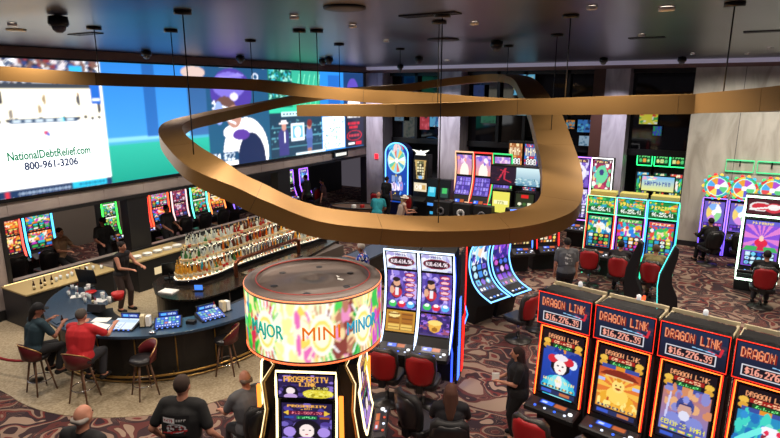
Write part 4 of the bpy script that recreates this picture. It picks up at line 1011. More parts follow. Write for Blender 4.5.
def prosper_main():
    c = Cv(70, 100, '241a44'); c.blobs(0, 0, 1, 1, 40, ['3a2c70', '4c3a90', '7060b8', '2c2050'], .08, 9); c.text('PROSPERITY', .12, .91, .05, 'f0b050', .76, True); c.text('LINK', .38, .86, .04, 'f0b050', .24)
    c.rect(.15, .76, .85, .83, '6a1030'); c.text('$12,507.70', .2, .775, .04, 'f08090', .6); c.poly([(.04, .795), (.15, .74), (.15, .85)], 'e8c040'); c.poly([(.96, .795), (.85, .74), (.85, .85)], 'e8c040'); c.rect(.3, .67, .7, .73, '107038'); c.text('$1,053.74', .33, .68, .035, '90ffb0', .34); c.rect(.76, .68, .94, .72, 'a05028'); c.rect(.06, .68, .24, .72, '2848a0')
    c.ell(.5, .4, .3, .26, '140e1a'); c.ell(.5, .42, .15, .14, 'f4e4e0'); c.ell(.44, .44, .025, .012, '201820'); c.ell(.56, .44, .025, .012, '201820'); c.ell(.5, .35, .03, .012, 'c03040'); c.ell(.5, .14, .3, .16, '9a70c0'); c.ell(.16, .4, .12, .1, 'a88ce0'); c.ell(.84, .4, .12, .1, 'a88ce0'); c.rect(.1, .02, .9, .1, '181030'); return c
PS, PM = prosper_sign(), prosper_main()
for k, (da, lb) in enumerate(((-17, 'gold-edged slot machine with purple line-game screens under the drum sign, facing the viewer'), (73, 'gold-edged slot machine under the drum sign, facing right toward the twin machines'), (-107, 'gold-edged slot machine under the drum sign, facing left toward the bald man in grey'), (163, 'gold-edged slot machine on the far side of the drum sign'))):
    a = radians(base+da); r = .68
    m = machine('slot_machine', lb, 'slot machine', (DX+r*cos(a), DY+r*sin(a), 0), base+da+90, .86, ((.7, -.16), (.9, -.1), (1.5, -.02), (1.54, -.05), (1.94, -.02)), .3, ((.76, 1.46, PM, .36, 'main_screen'), (1.56, 1.9, PS, .39, 'top_sign')), 'ffe2a8', .017, 'dark_grey', 'machines under the drum sign', base=.05, deckglow='c04830')
    for sx in (1,): MB().box(sx*.5-.03, -.1, .5, sx*.5+.03, -.05, 1.6).build('amber_light_column', glow('ff8a30', 2.2), m)
# ---- curved blue machines beyond the twins
def curve_machine(loc, rz, label, pal, seed, group):
    t = thing('slot_machine', label, 'slot machine', loc, rz, group); w = .7
    C_ = [(-.64, .74), (-.5, .78), (-.25, .88), (-.02, 1.08), (.1, 1.35), (.13, 1.6), (.08, 1.9), (-.08, 2.15), (-.3, 2.35)]
    P = [tuple(p) for p in spline(C_, 4)]
    MB().prism_x([(-.1, 0), (-.2, .5)]+[(-.6, .68)]+P+[(-.1, 2.38), (.2, 2.2), (.36, 1.6), (.38, .7), (.4, 0)], -w/2, w/2).build('cabinet', 'soft_black', t)
    art = art_generic(pal, '1c2a70', seed, 34, 70, (3, 3)); 
    n = len(P)
    def f(s, q):
        u = 8+q*(n-10); i = min(int(u), n-2); a, b = P[i], P[i+1]; g = u-i; return (-w*.42+w*.84*s, a[0]+(b[0]-a[0])*g-.012, a[1]+(b[1]-a[1])*g+.004)
    screen(art, f, 'curved_screen', t)
    for sx in (-1, 1): MB().tube([(sx*w/2, y-.012, z+.005) for y, z in P], .018, 6).build('edge_light', glow('70b8ff', 3.0), t)
    MB().tube([(-w/2, -.63, .75), (w/2, -.63, .75)], .018, 6).build('deck_light', glow('70b8ff', 3.0), t)
    d = MB().box(-w*.4, -.56, .78, w*.4, -.36, .80).build('button_deck', 'dark_grey', t)
    for k in range(4): MB().cyl((-.2+.13*k, -.5, .80), .028, .014, 10).build('button', glow(('ffffff', '5a8cff')[k % 2], 1.5), d)
    return t
for k, (x, y, lb, pl) in enumerate(((-4.72, 12.5, 'curved blue-edged slot machine with a cyan screen, nearest of the curved pair', BLU), (-4.42, 13.25, 'curved blue-edged slot machine with a pink and violet screen, farther of the curved pair', PURP))):
    curve_machine((x-.25, y+.3, 0), 70, lb, pl, 20+k, 'curved blue-edged machines')
for k, (x, y) in enumerate(((-5.55, 11.45), (-6.4, 11.3))):
    t = thing('machine_pod', 'black game pod with a bent blue light strip, '+('beside the curved machines' if k == 0 else 'half hidden behind the twin machines'), 'game cabinet', (x+.3, y, 0), 40, 'black pods with blue strips')
    MB().prism_x([(-.3, 0), (-.35, .7), (-.1, 1.0), (0, 1.9), (.35, 1.9), (.4, 0)], -.33, .33).build('cabinet', 'soft_black', t, .02)
    MB().tube([(-.33, -.12, 1.05), (0, -.2, 1.15), (.3, -.3, .95), (.36, -.36, .7), (.2, -.33, .1)], .016, 6).build('blue_light_strip', glow('3a8cff', 3.5), t)
    screen(art_generic(WRM, '201020', 33+k, 20, 34), lambda s, q: (-.24+.48*s, -.09+.09*q-.012, 1.08+.75*q), 'main_screen', t)

for k, (x, y, lb) in enumerate(((-5.35, 17.0, 'slot machine with a gold picture just beyond the curved pair'), (-4.7, 17.7, 'red-edged slot machine under the right sweep of the bronze loop'))):
    machine('slot_machine', lb, 'slot machine', (x, y, 0), 40, .74, ((.85, -.12), (2.1, .02)), .5, ((1.0, 2.0, art_generic([['e8b850', '805028', 'f8e090', '301c18'], WRM][k], ['402818', '401820'][k], 120+k, 26, 38), .3, 'main_screen'),), ('5080ff', 'ff2020')[k], .02, group='pair under the sweep of the bronze loop')

# ---- green-topped row
def green_sign(seed):
    c = Cv(52, 34, '1c8a40'); c.blobs(0, .3, 1, 1, 40, ['38c060', '90d850', 'f0d840', 'e88030', '30a0c0'], .07, seed); c.rect(.04, .06, .96, .36, '0c4a20'); c.text('$6,256.41', .12, .1, .24, 'f4fff0', .74, True); c.scrib('FORTUNE', .1, .55, .22, 'ffe060', .8, True); return c
for k in range(3):
    lb = ('green-topped slot machine with a red frame, leftmost of the three', 'green-topped slot machine with a purple frame, middle of the three', 'green-topped slot machine with a blue frame, rightmost of the three')[k]
    m = machine('slot_machine', lb, 'slot machine', (-3.15+.87*k, 18.0, 0), 0, .82, ((.85, -.12), (2.0, .03), (2.06, -.02), (2.6, -.04)), .5,
        ((1.0, 1.95, art_generic([GRN, VIV, GRN][k], ['2c6a9a', '8a3a78', '2a60b0'][k], 40+k, 36, 54), .34, 'main_screen'), (2.1, 2.56, green_sign(k), .38, 'top_sign')), ('ff4030', 'a060ff', '40a0ff')[k], .018, group='green-topped slot machines', side=('30e0a0', 0), deckglow='4080ff')
    MB().box(-.38, .1, 2.6, .38, .5, 2.72).build('topper_box', mat('topper_yellow', 'b8ac60', .5, 0, 'c8d060', .25), m, .01)
    MB().tube([(-.42, -.065, 2.06), (.42, -.065, 2.06), (.42, -.065, 2.6), (-.42, -.065, 2.6)], .015, 6, closed=True).build('sign_light', glow('50f0a0', 2.5), m)
# black angular fins with cyan edge in front of the green-topped row
for k, (x, y, rz, lb) in enumerate(((-1.72, 15.9, 78, 'angular black machine side fin with a white edge, left one behind the front row'), (-.86, 15.75, 100, 'angular black machine side fin with a cyan edge, right one behind the front row'))):
    t = thing('machine_side_fin', lb, 'machine side panel', (x, y, 0), rz, 'black side fins')
    pf = [(-.24, 0), (-.18, .5), (-.02, .85), (.0, 1.1), (-.08, 1.5), (-.1, 1.8), (.0, 1.88), (.13, 1.5), (.28, 1.05), (.3, .7), (.24, 0)]
    MB().prism_x(pf, -.1, .1).build('fin_body', 'soft_black', t, .03)
    MB().tube([(.11, y_, z_) for y_, z_ in pf[6:]], .016, 6).build('edge_light', glow('50f0e8' if k else 'f0e8d0', 2.2), t)
    if k == 0: MB().box(-.16, -.25, .2, .16, -.1, .3).build('warning_light', glow('ff5028', 2.5), t)

# ---- wheel machines by the stone wall
WH = ['f04838', 'f8c030', '40b850', '3888e8', 'c048c8', 'f4f4f0', '30c0c8', 'f07828']
for k in range(3):
    x = -.15+.8*k; y = 22.5
    pos = ('leftmost of the three by the stone wall', 'middle one of the three by the stone wall', 'rightmost of the three by the stone wall')[k]
    c = Cv(36, 40, '6a58c0'); c.wheel(.5, .6, .36, .34, ['f4f4f8', '80b0f0', 'f0d070', 'd890e0', '90d890'], 0); c.ell(.5, .6, .1, .09, 'ffffff'); c.cells(.06, .04, .94, .24, 5, 2, PURP, k, .1, '20184a'); c.scrib('WHEEL', .2, .9, .08, 'ffd070', .6)
    m = machine('slot_machine', 'purple slot machine under a prize wheel, '+pos, 'slot machine', (x, y, 0), 0, .72, ((.85, -.12), (2.0, .02), (2.04, .0), (2.08, 0)), .5, ((.98, 1.96, c, .31, 'main_screen'),), 'a070ff', .014, group='prize wheel machines', side=('7050ff', 0), deckglow='6050ff')
    wz = 2.5
    wv = MB().lathe([(.0, 0), (.36, 0), (.4, .05), (.36, .1), (0, .1)], seg=36); wv.xf(Matrix.Translation((0, .06, wz)) @ Matrix.Rotation(pi/2, 4, 'X'))
    wh = wv.build('prize_wheel', 'dark_grey', m)
    cv = Cv(44, 44, '204848'); cv.wheel(.5, .5, .5, .5, ['e83838', '38c070', '30b0c0', 'f0d040']*3); cv.wheel(.5, .5, .39, .39, ['f4f4f0', 'b050d0', 'f0a030', '50b0f0', 'e85050', 'f8e060', '6060d0', '60d080']); cv.ring(.5, .5, .41, .41, .1, 'c8fff0'); cv.ell(.5, .5, .1, .1, 'ffffff')
    def fw(s, q):
        u, v = 2*s-1, 2*q-1; uu = u*sqrt(max(0, 1-v*v/2)); vv = v*sqrt(max(0, 1-u*u/2)); return (.4*uu, -.05, wz+.4*vv)
    # picture sampled on the disc, remapped to a square grid
    sq = Cv(44, 44); 
    for j in range(44):
        for i in range(44):
            p = fw(i/43, j/43); a_ = int(min(43, (p[0]/.8+.5)*43.999)); b_ = int(min(43, ((p[2]-wz)/.8+.5)*43.999)); sq.a[j, i] = cv.a[b_, a_]
    screen(sq, fw, 'wheel_face', wh)
    for q in range(14):
        a = 2*pi*q/14; MB().ball((.42*cos(a), .0, wz+.42*sin(a)), .06, 0, 8, 6).build('rim_bulb', glow(('ff3838', '40e080', '40c8e8', 'ffd040')[q % 4], 1.2), wh)
# big white-green framed machine at the right
c = Cv(50, 70, '7a50c8'); c.grad(0, .35, 1, 1, 'c860b0', '5a60d0'); c.poly([(.0, .35), (1, .35), (.7, .6), (.3, .6)], '40b060'); c.rays(.5, .62, 0, .45, 1, .9, 12, 'e080d0', '8a50d8'); c.ell(.5, .52, .18, .1, 'e02848'); c.ell(.5, .62, .07, .06, 'f8d0c0'); c.poly([(.4, .36), (.6, .36), (.56, .5), (.44, .5)], 'd02848'); c.cells(.08, .03, .92, .32, 5, 3, BLU, 3, .1, '18204c'); c.scrib('$10,000', .2, .91, .06, 'ffe070', .6)
c2 = Cv(50, 28, '4a2028'); c2.ell(.35, .5, .3, .3, 'e8e0e0'); c2.ell(.35, .5, .24, .22, 'd03040'); c2.ell(.7, .45, .24, .3, 'd03848'); c2.ell(.7, .5, .16, .18, 'f0e8e8'); c2.line(.1, .3, .9, .6, .05, 'f4f0f0')
for k, (x, lb) in enumerate(((1.13, 'large slot machine with a bright white-green light frame at the right edge'),)):
    m = machine('slot_machine', lb, 'slot machine', (x, 18.75, 0), 0, 1.0, ((.7, -.2), (2.25, .02), (2.32, -.05), (2.85, -.05)), .6, ((.86, 2.16, c, .42, 'main_screen'), (2.36, 2.8, c2, .44, 'top_sign')), 'd8ffe0', .03, edge_from=.45, deckglow='60a0ff', rim_s=5.0)
    pts = [(-.5, -.2, .45), (.5, -.2, .45), (.5, -.035, 2.3), (-.5, -.035, 2.3)]
    MB().tube([(-.52, -.06, 2.3), (.52, -.06, 2.3)], .03, 8).build('cross_light', glow('d8ffe0', 5.0), m)

# ---- machines against the back wall
# prize wheel cabinet with arched top
t = thing('slot_machine', 'tall arched blue slot machine with a big spinning wheel, in the far left corner', 'slot machine', (-13.15, 22.6, 0), 0)
pf = [(-.6, 0), (-.6, 2.9)]+[(-.6*cos(a), 2.9+.5*sin(a)) for a in np.linspace(.1, pi-.1, 14)]+[(.6, 2.9), (.6, 0)]
mb = MB().prism_z([(x, z) for x, z in pf], 0, .5); mb.xf(Matrix.Rotation(pi/2, 4, 'X')); mb.xf(Matrix.Translation((0, .4, 0))); mb.build('cabinet', mat('deep_blue', '16286a', .35), t)
c = Cv(56, 110, '1848b0'); c.wheel(.5, .72, .42, .2, ['f4f8f8', '60c8b0', 'f0d060', '90d8f0', 'e87868', 'c8f0e0', '4ab0d0', 'f8f0c0']*2); c.ring(.5, .72, .46, .22, .1, 'a8f0ff'); c.ell(.5, .72, .09, .045, 'ffffff'); c.blobs(.1, .93, .9, 1, 12, ['e04838', 'f0d0d0', '40b0e0'], .08, 2); c.rect(.22, .34, .78, .48, '304a80'); c.cells(.24, .35, .76, .47, 3, 1, ['90a8e0', 'd0d8f0', '6080c0'], 2, .05); c.rect(.2, .22, .8, .33, 'd8c8e8'); c.blobs(.22, .23, .78, .32, 12, ['f8f0ff', 'b090d0', '6070c0'], .06, 5); c.rect(.25, .05, .75, .2, '202a58'); c.blobs(.05, .05, .95, .5, 16, ['f0d040', '60a0ff'], .03, 7)
screen(c, lambda s, q: ((-.52+1.04*s)*(1 if q < .86 else sqrt(max(0, 1-((q-.86)/.15)**2))), -.11, .6+2.75*q), 'picture_panel', t)
MB().tube([(x, -.12, z) for x, z in pf[1:-1]]+[(.6, -.12, .5), (-.6, -.12, .5)][:1], .03, 8).build('light_frame', glow('60b0ff', 3.0), t)
MB().tube([(-.6, -.12, .4), (-.6, -.12, 2.9)], .03, 8).build('light_frame', glow('60b0ff', 3.0), t)
MB().prism_x([(-.5, .75), (-.5, .82), (-.1, .95), (-.1, .7)], -.5, .5).build('button_deck', 'dark_grey', t)
# eagle topped cabinet
t = thing('slot_machine', 'dark slot machine topped by a white eagle emblem in the far left corner', 'slot machine', (-12.0, 22.7, 0), 0)
MB().prism_x([(0, 0), (-.05, .7), (-.4, .75), (-.4, .82), (0, .95), (.05, 2.9), (.45, 2.9), (.45, 0)], -.38, .38).build('cabinet', 'soft_black', t, .01)
c = Cv(30, 50, '201810'); c.poly([(.1, .95), (.9, .95), (.75, .05), (.25, .05)], 'c8a868'); c.cells(.26, .1, .74, .9, 3, 6, ['403828', '88885a', 'a8c0a0', 'e8dcb0'], 3, .08, '302818'); c.ell(.5, .12, .15, .08, '90c0f0')
screen(c, lambda s, q: (-.36+.72*s, -.01, 1.75+.95*q), 'shield_panel', t)
c = Cv(30, 16, 'e8d8b8'); c.cells(.1, .2, .9, .8, 3, 1, ['f8f4e8', 'd0a860'], 3, .05); screen(c, lambda s, q: (-.33+.66*s, -.01, 1.2+.4*q), 'main_screen', t)
mb = MB(); mb.ball((0, 0, 3.0), (.08, .05, .12))
for sx in (-1, 1):
    for j in range(5): mb.capsule((sx*.06, 0, 3.04-.03*j), (sx*(.42-.07*j), 0, 3.12-.05*j), .03, .015)
mb.box(-.25, -.03, 2.88, .25, .03, 2.94); mb.build('eagle_emblem', mat('eagle_white', 'e8e8e0', .4, 0, 'f8f8f0', .9), t)
# redemption kiosks
for k, x in enumerate((-10.75, -10.15)):
    t = thing('ticket_kiosk', 'black ticket kiosk with '+('a cyan screen, in front of the grey column' if k == 0 else 'a green screen, right of the cyan one'), 'kiosk', (x, 21.5, 0), 0, 'ticket kiosks')
    MB().prism_x([(-.05, 0), (-.05, .9), (-.18, 1.0), (0, 2.05), (.3, 2.05), (.3, 0)], -.27, .27).build('cabinet', 'black', t, .01)
    c = Cv(20, 24, '30b8d8' if k == 0 else '204038'); c.rect(.2, .3, .8, .8, '80e0f0' if k == 0 else '40c060'); screen(c, lambda s, q: (-.18+.36*s, -.14+.12*q, 1.3+.6*q), 'touch_screen', t)
    MB().box(-.16, -.2, .9, .16, -.1, 1.02).build('ticket_slot', glow('50a0ff', 1.0), t); MB().box(-.1, -.07, .5, .1, -.04, .62).build('cash_slot', glow('40b0e0', 1.0), t)
# curved tall trio
for k, (x, rim, pal, bg, lb) in enumerate(((-9.85, 'f0b890', ['f0c8e8', 'f0a0a0', 'f8e8f8', '9070d0'], 'd8a8e0', 'peach'), (-8.97, 'e83830', ['f8d0e8', 'e8a8d0', 'fff0ff', '8068d8'], 'e0b8e8', 'red'), (-8.1, '38d070', ['d8c0f0', 'f0d0e8', 'a080d8'], 'd0a0d8', 'green'))):
    c = Cv(34, 30, bg); c.grad(0, 0, 1, 1, 'f0a080', 'b890e8'); c.ell(.5, .1, .3, .5, 'fff4e8'); c.blobs(0, .6, 1, 1, 14, pal, .1, k)
    c2 = Cv(34, 30, '6a50c0'); c2.cells(.05, .05, .95, .95, 5, 4, ['8a70e0', '5040a8', 'b0a0f8', '9080e8'], k, .1, '4a3898')
    machine('slot_machine', 'tall slot machine with a %s light frame against the dark back windows' % lb, 'slot machine', (x, 22.75, 0), 0, .84, ((1.1, -.35), (1.4, -.16), (1.9, .02), (2.5, .06), (3.15, -.02)), .5, ((2.15, 3.02, c, .34, 'upper_screen'), (1.3, 2.05, c2, .34, 'lower_screen')), rim, .035, edge_from=1.0, group='tall curved trio', deck_out=.6, rim_s=1.6)
# tall machines above the wide display
for k, (x, pal, bg, lb) in enumerate(((-7.62, ['e8a050', 'a06030', 'f8e0a8', 'd04828'], 'a86838', 'orange'), (-6.95, ['e04858', '4080d8', 'f0f0f0', 'c03050'], '3860a8', 'red and blue'))):
    c = art_sign(pal, bg, 'BONUS', 50+k, 34, 46, 'fff0c8', '888')
    machine('slot_machine', 'slot machine with a tall %s top sign behind the wide display' % lb, 'slot machine', (x+.05, 22.8, 0), 0, .64, ((1.1, -.1), (2.4, 0), (3.72, 0)), .5, ((2.62, 3.62, c, .28, 'top_sign'), (1.3, 2.4, art_generic(pal, bg, 55+k, 24, 34), .27, 'main_screen')), None, group='machines behind the wide display')
# wide horizontal display box on a post
t = thing('hanging_display', 'wide black double display box with a red pattern and a pale blue scene', 'display', (-6.65, 20.1, 0), 0)
mb = MB().box(-.98, 0, 2.28, .98, .5, 3.04); mb.build('display_box', 'black', t, .02); MB().box(-.15, .15, 0, .15, .4, 2.3).build('post', 'soft_black', t)
c = Cv(90, 34, '28182c'); c.rect(.52, 0, 1, 1, 'a8d0e0'); c.grad(.52, 0, 1, 1, '5890b0', 'd8f0f4'); c.blobs(.52, .05, 1, .4, 30, ['407890', '80b0c0', 'c8e0e0'], .03, 3, 1.6)
for a, b, d, e in ((.15, .2, .3, .9), (.3, .9, .28, .3), (.28, .3, .42, .15), (.2, .8, .36, .7)): c.line(a, b, d, e, .018, 'c83048')
c.blobs(.02, .1, .5, .9, 10, ['3c2034', '48202c'], .04, 4); screen(c, lambda s, q: (-.94+1.88*s, -.006, 2.33+.66*q), 'display', t)
for k in range(2):
    c = Cv(30, 34, 'e8e060' if k == 0 else '28301c'); 
    if k == 0: c.rect(.1, .4, .9, .6, 'f8f4c0'); c.scrib('WIN', .3, .42, .14, 'a0a030', .4)
    else: c.cells(.1, .1, .9, .6, 3, 3, ['d8d060', 'f0f0d0', '406830'], 2, .1); c.rect(.3, .8, .7, .95, 'e02020')
    machine('slot_machine', 'slot machine below the wide display with a '+('plain yellow screen' if k == 0 else 'dark screen and red beacon'), 'slot machine', (-7.05+.9*k, 19.85, 0), 0, .78, ((.85, -.12), (2.15, 0)), .5, ((1.3, 2.08, c, .33, 'main_screen'),), None, group='machines below the wide display', body='black')
for k in range(3):
    t = thing('slot_machine', 'low dark cabinet with a round white emblem seen from behind, '+('left', 'middle', 'right')[k]+' of three', 'game cabinet', (-9.3+.85*k, 19.7, 0), 180, 'dark cabinets seen from behind')
    MB().prism_x([(-.4, 0), (-.4, .8), (-.1, .95), (0, 1.55), (.35, 1.55), (.4, 0)], -.36, .36).build('cabinet', 'soft_black', t, .02); mb = MB().lathe([(.16, 0), (.16, .02), (.09, .02), (.09, 0)], seg=24)
    mb.xf(Matrix.Translation((0, .40, 1.2)) @ Matrix.Rotation(-pi/2, 4, 'X')); mb.build('round_emblem', 'mid_grey' if k != 1 else 'white', t)
# purple and white pair right of the bronze loop
for k, (x, rim, pal, bg, lb) in enumerate(((-4.55, 'b070ff', ['d8d0f8', '8060c8', 'f4f0ff', '4030a0'], '6a48b0', 'violet rim and a pale rounded figure'), (-3.8, 'f4f0f0', ['80e0a8', 'f0e0a0', 'd04868', 'f8f8f0', '60c0d0'], 'a03058', 'white rim and a green oval'))):
    c = Cv(30, 46, bg); c.blobs(0, 0, 1, 1, 40, pal, .1, k+60); c.ell(.5, .5, .3, .3, 'f0ecfc' if k == 0 else '70d8a0'); c.ell(.5, .58, .12, .1, '404080'); c.rect(.1, .88, .9, .97, '50204a'); c.scrib('WILD', .2, .89, .07, 'ffe090', .6)
    machine('slot_machine', 'tall stacked-screen slot machine with a '+lb, 'slot machine', (x+(.02), 21.1, 0), 0, .72, ((.9, -.15), (2.2, 0), (3.4, .0)), .5, ((2.3, 3.34, c, .31, 'upper_screen'), (1.2, 2.24, art_generic(pal, bg, 64+k, 26, 36), .31, 'lower_screen')), rim, .02, edge_from=1.1, group='tall pair right of the bronze loop')
# machines inside the recess behind the green-topped row
for k, x in enumerate((-2.85, -2.2, -1.62)):
    c = Cv(26, 18, '0c3c20'); c.cells(.08, .1, .92, .6, 3, 1, ['d0e090', '50c070', 'e0a040'], k, .1); c.scrib('CASH', .1, .66, .24, '80ff90', .8)
    m = machine('slot_machine', 'slot machine with a small green-rimmed sign in the dark recess, '+('left', 'middle', 'right')[k]+' one', 'slot machine', (x, 25.0, 0), 0, .56, ((.9, -.1), (2.7, 0), (3.3, -.02)), .4, ((2.86, 3.22, c, .25, 'top_sign'), (1.2, 2.5, art_generic(GRN, '183a50', 70+k, 20, 34), .22, 'main_screen')), '30ff80', .02, edge_from=2.78, group='machines in the dark recess')
t = thing('wall_display', 'pale blue and yellow wide display in the dark recess over the green-topped row', 'display', (-2.2, 24.2, 0)); MB().box(-.62, 0, 1.84, .62, .08, 2.5).box(-.04, .02, 0, .04, .06, 1.9).build('display_shell', 'black', t)
c = Cv(50, 28, '80c8f0'); c.grad(0, 0, 1, 1, 'e8e880', '70b8f0'); c.scrib('CASH ZONE', .1, .35, .28, '2848a0', .8, True); c.blobs(0, .75, .4, 1, 8, ['f0a0c0', 'f8f8c0'], .06, 3); screen(c, lambda s, q: (-.58+1.16*s, -.006, 1.88+.58*q), 'display', t)
# screen reflections in the dark upper windows, built as small glowing panels
for k, (x, z, w, h, cols, lb) in enumerate(((-13.0+.5, 4.35, .5, .8, ['c83040', '301418', 'f06070'], 'red and black, left bay'), (-11.95, 4.55, .55, .9, ['60b8e8', 'f0f8ff', '2868b0', '103050'], 'blue and white, left bay'), (-13.9, 4.5, .5, .35, ['507890', '204058'], 'dim grey-blue, left bay'), (-8.0, 4.9, 1.1, .35, ['90d8f0', 'e8f4f8', '4898b0'], 'pale cyan strip, middle bay'), (-9.3, 4.6, .7, .5, ['206848', '103828', '184830'], 'dull green, middle bay'), (-7.75, 6.0, .9, .85, ['70c8f0', 'f0e8a0', '3060a0', '101828'], 'bright blue and yellow, highest in view'),
    (-5.7, 4.4, .35, .35, ['e09040', '40a0c0', '204060'], 'small orange and teal'), (-5.15, 4.35, .5, .5, ['3880d0', '103060', '60c0e0'], 'blue arched pair'), (-5.1, 3.75, .4, .4, ['a8c8e0', '5080a0'], 'pale blue square below the arched pair'), (-2.75, 4.7, .65, .4, ['e8e040', 'e04030', '40b050', 'f8f8f0'], 'yellow and red, right recess'), (-2.4, 4.25, .3, .35, ['3048c0', '20a050'], 'blue and green scrap, right recess'), (-10.0+.2, 5.6, .5, .8, ['182c60', '101c40'], 'deep blue, middle bay'))):
    t = thing('upper_reflection', 'screen reflection in the dark upper windows, built as a small glowing panel: '+lb, 'display', (x, 24.0, z), 0, 'screen reflections in the upper windows')
    MB().box(-w/2-.02, .01, -h/2-.02, w/2+.02, .05, h/2+.02).build('display_shell', 'black', t)
    c = Cv(16, 14, cols[0]); c.blobs(0, 0, 1, 1, 26, cols, .1, k); screen(c, lambda s, q, w=w, h=h: (-w/2+w*s, 0, -h/2+h*q), 'display', t, 'screen_soft')
    mb = MB().tube([(0, .04, h/2), (0, .15, h/2+.05), (0, .26, h/2+.05)], .012, 6); mb.build('wall_bracket', 'black', t)
# green reflections in the stone wall, built as glowing tube outlines
for k, (x, z) in enumerate(((-.1+.55, 3.15), (1.25+.15, 3.15))):
    t = thing('wall_reflection_outline', 'green rectangular reflection on the pale stone wall, built as a glowing tube, '+('left' if k == 0 else 'right')+' one', 'reflection', (x, 23.44, z), 0, 'green reflections on the stone wall')
    MB().tube([(-.42, 0, -.2), (.42, 0, -.2), (.42, 0, .2), (-.42, 0, .2)], .025, 6, closed=True).build('reflection_tube', glow('40e890', 1.3), t); MB().box(-.02, .02, -.02, .02, .06, .22).build('clip', 'black', t)

# ---- machines beyond the left openings (facing the room)
BEY = [(8.0, .7, 'ff5040', WRM, 'ee8030', 'narrow red-rimmed slot machine at the far left opening', 2.05), (8.88, .84, '50c8ff', VIV, '3868c8', 'bright blue-rimmed slot machine with red lettering in the left opening', 2.12),
    (11.25, .52, '40ff50', GRN, '60b838', 'curved green-rimmed slot machine alone in the dark opening', 2.02), (12.6, .3, 'ff4030', WRM, 'a03020', 'thin red-lit slot machine beside the dark pier', 2.02), (13.25, .8, 'ff5030', VIV, 'b870c0', 'red-rimmed slot machine behind the bottles', 2.1), (14.15, .68, 'c8a0a0', ['c04060', '802848', 'e0c0d0', '4050a0'], '702840', 'dim maroon slot machine behind the bottles', 2.1), (15.1, .78, '60ffe0', GRN, '50a840', 'cyan-rimmed green slot machine behind the bottles', 2.12), (16.0, .78, 'ff8040', WRM, 'c05040', 'orange-rimmed slot machine behind the bottles at the right', 2.05),
    (17.1, .5, '8060ff', PURP, '303080', 'violet-rimmed slot machine glimpsed left of the second pier', 2.1)]
for k, (y, w, rim, pal, bg, lb, h) in enumerate(BEY):
    machine('slot_machine', lb, 'slot machine', (-18.1, y, 0), 90, w, ((.85, -.12), (h-.9+.02, -.02), (h, .02)), .45, ((1.0, 1.5, art_generic(pal, '202048', 80+k, 22, 16, (3, 2)), w*.42, 'lower_screen'), (1.54, h-.06, art_generic(pal, bg, 90+k, 28, 24), w*.42, 'upper_screen')), rim, .03, group='machines beyond the left openings', deckglow='3a5cff')
for k, (y, lb) in enumerate(((20.3, 'curved violet-edged slot machine past the second pier'), (21.15, 'blue-white slot machine beside the dark doorway'))):
    machine('slot_machine', lb, 'slot machine', (-17.6+.2*k, y-.3, 0), 90, .62, ((.85, -.2), (1.3, -.02), (2.1, .02)), .45, ((1.1, 2.05, art_generic([['f0f0d0', '60b050', 'e04838', 'f8f8f0'], BLU][k], '605898', 97+k, 22, 34), .27, 'main_screen'),), 'a060ff', .025, group='machines past the second pier')

# ================================================================== SEATS
def make_chair(vinyl, trim, name='casino_chair'):
    t = thing(name, '', 'chair')
    MB().lathe([(.27, 0), (.27, .02), (.06, .05), (.04, .06)], seg=24).build('floor_base', 'gunmetal', t)
    MB().tube([(0, 0, .05), (0, 0, .42)], .035, 10).build('pedestal', 'chrome', t)
    mb = MB(); mb.prism_z([(.22, -.24), (.26, -.1), (.25, .18), (.2, .25), (-.2, .25), (-.25, .18), (-.26, -.1), (-.22, -.24)], .42, .53); mb.build('seat', 'black_vinyl', t, .035)
    def shell(y0, y1, inset, z0, z1, name_, m):
        v = []; n = 12; zs = [z0, z0+.06, (z0+z1)/2, z1-.08, z1]
        W = [.17-inset, .21-inset, .25-inset, .235-inset, .15-inset]
        for sgn in (0, 1):
            for zi, z in enumerate(zs):
                for i in range(n+1):
                    u = -1+2*i/n; x = W[zi]*u; yy = (y1 if sgn else y0)-.07*u*u+(z-z0)*.16; v.append((x, yy, z))
        k = n+1; m_ = len(zs); fs = []
        for sgn in (0, 1):
            o = sgn*k*m_
            for a in range(m_-1):
                for i in range(n): fs.append((o+a*k+i, o+a*k+i+1, o+(a+1)*k+i+1, o+(a+1)*k+i))
        o = k*m_
        for a in range(m_-1): fs += [(a*k, (a+1)*k, o+(a+1)*k, o+a*k), (a*k+n, o+a*k+n, o+(a+1)*k+n, (a+1)*k+n)]
        for i in range(n): fs += [(i, o+i, o+i+1, i+1), ((m_-1)*k+i, (m_-1)*k+i+1, o+(m_-1)*k+i+1, o+(m_-1)*k+i)]
        return MB().add(v, fs, 0, True).build(name_, m, t)
    shell(.2, .27, .0, .5, 1.06, 'back_cushion', trim)
    shell(.265, .305, .025, .53, 1.02, 'back_panel', vinyl)
    MB().box(-.05, .15, .4, .05, .3, .56).build('back_bracket', 'soft_black', t)
    return t
c0 = make_chair('red_vinyl', 'gunmetal'); used = [False]; c0.scale = (1.18,)*3
k0 = make_chair('black_vinyl', 'soft_black'); usedk = [False]; k0.scale = (1.18,)*3
def chair(x, y, rz, label, group='red-backed game chairs', black=False, z=0):
    rz += 180
    p, u = (k0, usedk) if black else (c0, used)
    if not u[0]:
        u[0] = True; p.location = (x, y, z); p.rotation_euler = (0, 0, radians(rz)); p['label'] = label; p['group'] = group; return p
    return copy_tree(p, (x, y, z), rz, label, group)
ux, uy = sin(radians(-9.5)), -cos(radians(-9.5))   # outward from the front row
for k in range(4):
    cx = -2.33+(.43+.925*k)*dlx; cy = 8.66+(.43+.925*k)*dly
    chair(cx+ux*1.1+.16, cy+uy*1.1, -9.5, ('red-backed chair beside the standing woman in black', 'red-backed chair before the golden figure machine', 'red-backed chair before the warrior machine', 'red-backed chair before the turquoise machine')[k])
vx, vy = sin(radians(ta)), -cos(radians(ta))
